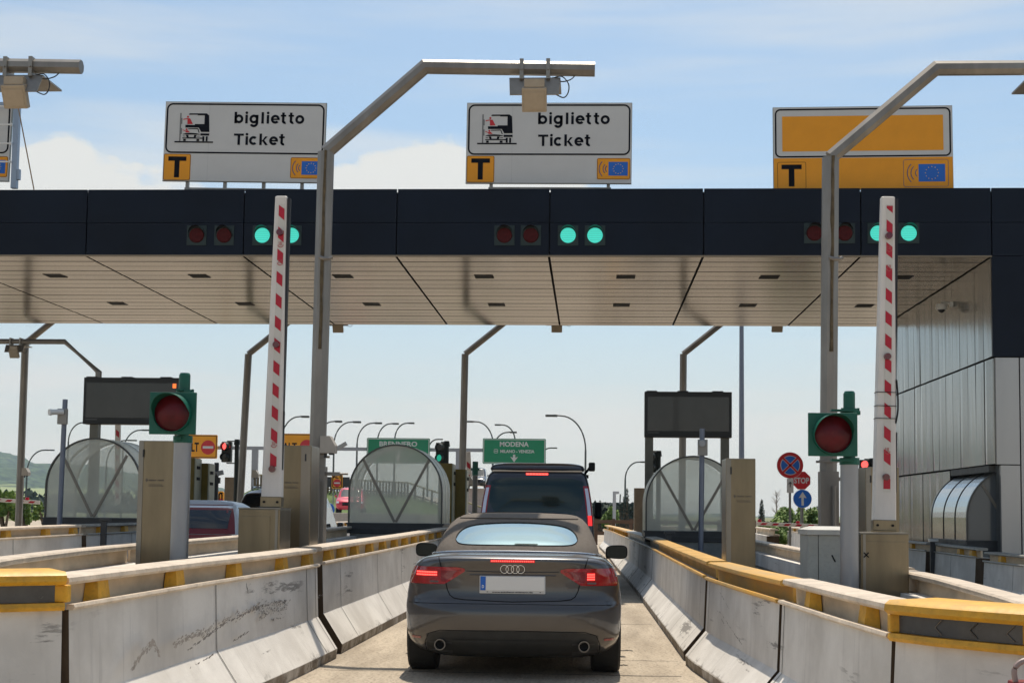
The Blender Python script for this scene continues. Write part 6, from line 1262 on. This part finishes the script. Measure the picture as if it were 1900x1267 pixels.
def cypress(px, py_top, Y, wpx, label, sd_):
    p = P(px, py_top, Y); H = p.z; w_ = wpx * Y / F / 2; t = thing('cypress_tree', label, 'tree', (p.x, Y, 0), group='dark cypresses on the skyline')
    bl_ = []; k = 9
    for i in range(k): u = (i + .5) / k; rr = w_ * (1.0 - u ** 2.2) * (1 + .1 * sin(i * 2.3 + sd_)) + .08; bl_.append((random.Random(sd_ + i).uniform(-.06, .06) * w_, 0, H * (.06 + .92 * u), rr, rr, H / k * .85, (rr / w_) * 1.0))
    leafmass('crown', bl_, w_ * .42, 190, CYP, t, sd_, True); q = MB(); q.cyl((0, 0, 0), (0, 0, H * .8), .22, .05, n=8); q.build('trunk', BARK, t)
for i, a in enumerate(((1163.5, 907, 112, 9.5, 'tallest dark cypress beside the far lamp'), (1151, 931, 110, 8, 'small dark cypress left of the tallest one'), (1158, 921, 114, 8, 'narrow cypress touching the tallest one'), (1113, 929, 96, 10, 'cypress just right of the van roof'), (1413, 927, 118, 11, 'cypress left of the no stopping sign'), (1516, 939, 122, 8, 'thin cypress at the left side of the right bent pole'), (1566, 930, 125, 8, 'cypress between the right bent pole and the traffic light post'), (1105, 942, 100, 7, 'low cypress hidden behind the van mirror'))): cypress(*a, 11 + i)
def bush(px, py_top, Y, wpx, label, sd_, name='bush', k=9, lf=.16, n=230, m=LEAF, base=None):
    p = P(px, py_top, Y); H = p.z; w_ = wpx * Y / F / 2; t = thing(name, label, 'tree' if 'tree' in name else 'bush', (p.x, Y, 0)); rnd = random.Random(sd_); bl_ = []
    for i in range(k):
        u = rnd.uniform(-1, 1); zz_ = rnd.uniform(.45, 1.05); hh = H * zz_ * (1 - .25 * u * u); bl_.append((u * w_ * .8, rnd.uniform(-.5, .5) * w_, hh * .85, w_ * rnd.uniform(.14, .30), w_ * .4, H * rnd.uniform(.09, .2), .75))
    leafmass('crown', bl_, lf, n, m, t, sd_); q = MB()
    for i in range(5): b = bl_[i]; q.tube([(0, 0, 0), (b[0] * .5, b[1] * .5, b[2] * .6), (b[0], b[1], b[2])], [.09, .06, .02], 6)
    q.build('trunk', BARK, t)
bush(1448, 932, 55, 66, 'bright green leafy bush left of the sign posts', 5, k=13); bush(1497, 926, 56, 56, 'bright green shrubby tree behind the blue arrow sign', 6, k=12); bush(1474, 944, 54, 80, 'low bright green bush between the sign posts', 15, k=12)
bush(1530, 962, 58, 60, 'low bush at the foot of the right bent pole', 7, k=10); bush(1602, 962, 58, 44, 'green bush behind the right traffic light post', 8, k=10); bush(1133, 939, 95, 34, 'rounded light green bush between the cypresses', 9, k=12, lf=.25); bush(1428, 968, 50, 60, 'grassy shrub below the striped boom', 10, k=10)
bush(12, 897, 70, 50, 'leafy green tree at the far left edge', 21, name='leafy_tree', k=16, lf=.28, n=300); bush(48, 922, 72, 22, 'small green bush at the foot of the far left lamp', 22, k=8, lf=.2); bush(85, 930, 80, 60, 'green bush left of the far left booth', 24, k=8, lf=.2)
p = P(1440, 912, 90); t = thing('bare_tree', 'thin pale leafless tree beside the left cypress', 'tree', (p.x, 90, 0)); q = MB(); rnd = random.Random(3); q.tube([(0, 0, 0), (.05, 0, p.z)], [.09, .02], 6)
for i in range(26): z = p.z * rnd.uniform(.35, .98); q.tube([(0, 0, z), (rnd.uniform(-.35, .35), rnd.uniform(-.3, .3), z + rnd.uniform(.15, .5))], [.02, .006], 4)
q.build('trunk', mat('pale_bark', (.30, .28, .25), .9), t)
# hedge strip and far wood right
q = MB(); rnd = random.Random(9)
for i in range(700):
    c = Vector((rnd.uniform(-1, 5.5), 130 + rnd.uniform(-1, 1), rnd.uniform(.1, 2.3))); l = .5; u = Vector((rnd.gauss(0, 1), rnd.gauss(0, 1), rnd.gauss(0, 1))).normalized(); v = u.orthogonal(); q.add([c - u * l, c + v * l * .6, c + u * l, c - v * l * .6], [(0, 1, 2, 3)])
q.box((-1, 130, 0), (5.5, 131, 1.7)); tag(q.build('hedge', CYP), 'long low dark hedge along the horizon at right', 'hedge')
# hills at the left
def hill(name, pts, Y, m, depth=400, amp=12, seedv=1, nx=150):
    rnd = random.Random(seedv); x0, x1 = P(pts[0][0], pts[0][1], Y).x, P(pts[-1][0], pts[-1][1], Y).x; tab = [(P(a, b, Y).x, P(a, b, Y).z) for a, b in pts]; q = MB(); ny = 14; vs = []
    ph = [(rnd.uniform(0, 6.3), rnd.uniform(.5, 1.5)) for _ in range(6)]
    for j in range(ny + 1):
        v = j / ny
        for i in range(nx + 1):
            x = x0 + (x1 - x0) * i / nx; h = interp(tab, x) * sin(v * pi / 2) ** .8; b = sum(sin((x * .02 * (k + 1) + v * 3) * f + p_) / (k + 1) for k, (p_, f) in enumerate(ph)) * amp * .25 * (.3 + v); vs.append((x, Y - depth * (1 - v), h + b * (v > 0) + rnd.uniform(-.5, .5) * amp * .35 * (v > .2) - (3 if v == 0 else 0)))
    q.add(vs, [(j * (nx + 1) + i, j * (nx + 1) + i + 1, (j + 1) * (nx + 1) + i + 1, (j + 1) * (nx + 1) + i) for j in range(ny) for i in range(nx)]); return tag(q.build(name, m, smooth=60), kind='structure')
HM = bpy.data.materials.new('hill_wood'); HM.use_nodes = True; tn = HM.node_tree; b = tn.nodes['Principled BSDF']; b.inputs['Roughness'].default_value = 1; g = tn.nodes.new('ShaderNodeNewGeometry')
def nn(sc, st):
    m1 = tn.nodes.new('ShaderNodeMapping'); m1.inputs['Scale'].default_value = st; tn.links.new(g.outputs['Position'], m1.inputs[0]); n1_ = tn.nodes.new('ShaderNodeTexNoise'); n1_.inputs['Scale'].default_value = sc; n1_.inputs['Detail'].default_value = 8; tn.links.new(m1.outputs[0], n1_.inputs[0]); return n1_.outputs[0]
def mm(v, a, c, c0, c1):
    r = tn.nodes.new('ShaderNodeMapRange'); tn.links.new(v, r.inputs[0]); r.inputs[1].default_value = a; r.inputs[2].default_value = c; x = tn.nodes.new('ShaderNodeMix'); x.data_type = 'RGBA'; tn.links.new(r.outputs[0], x.inputs[0])
    for i, cc in ((6, c0), (7, c1)):
        if isinstance(cc, tuple): x.inputs[i].default_value = (*cc, 1)
        else: tn.links.new(cc, x.inputs[i])
    return x.outputs[2]
wood = mm(nn(.06, (1, 1, 1.5)), .38, .62, (.012, .030, .020), (.06, .10, .04)); fin = mm(nn(.006, (1, .2, 5)), .56, .60, wood, (.24, .28, .12)); tn.links.new(fin, b.inputs['Base Color'])
hill('hill', [(-900, 760), (-400, 800), (-60, 832), (0, 843), (40, 850), (90, 862), (140, 868), (200, 871), (260, 878), (330, 890), (420, 906), (540, 936), (700, 950)], 2600, HM, 1500, 14, 2, 260)
hill('low_hill', [(900, 950), (1100, 955), (1300, 955), (1480, 962), (1560, 956), (1620, 955), (1800, 950), (2300, 945)], 3800, HM, 900, 10, 5, 100)
q = MB(); rnd = random.Random(4)
for i in range(5200):
    c = Vector((rnd.uniform(-330, -60), 420 + rnd.uniform(-8, 8), rnd.uniform(0, 7) * rnd.uniform(.4, 1))); l = 1.3; u = Vector((rnd.gauss(0, 1), rnd.gauss(0, 1), rnd.gauss(0, 1))).normalized(); v = u.orthogonal(); q.add([c - u * l, c + v * l * .6, c + u * l, c - v * l * .6], [(0, 1, 2, 3)])
tag(q.build('distant_wood', FAR), kind='stuff')
# air
hz = MB(); hz.box((-2990, -55, -1), (2990, 4000, 420)); ho = hz.build('haze', mat('haze_dummy', (1, 1, 1))); tag(ho, kind='stuff')
hm = bpy.data.materials.new('haze_air'); hm.use_nodes = True; t_ = hm.node_tree; t_.nodes.clear(); oo = t_.nodes.new('ShaderNodeOutputMaterial'); pv = t_.nodes.new('ShaderNodeVolumePrincipled'); pv.inputs['Density'].default_value = .00012; pv.inputs['Color'].default_value = (.62, .80, 1, 1); pv.inputs['Anisotropy'].default_value = .3; t_.links.new(pv.outputs[0], oo.inputs['Volume']); ho.data.materials.clear(); ho.data.materials.append(hm)
if not HAZE: bpy.data.objects.remove(ho)
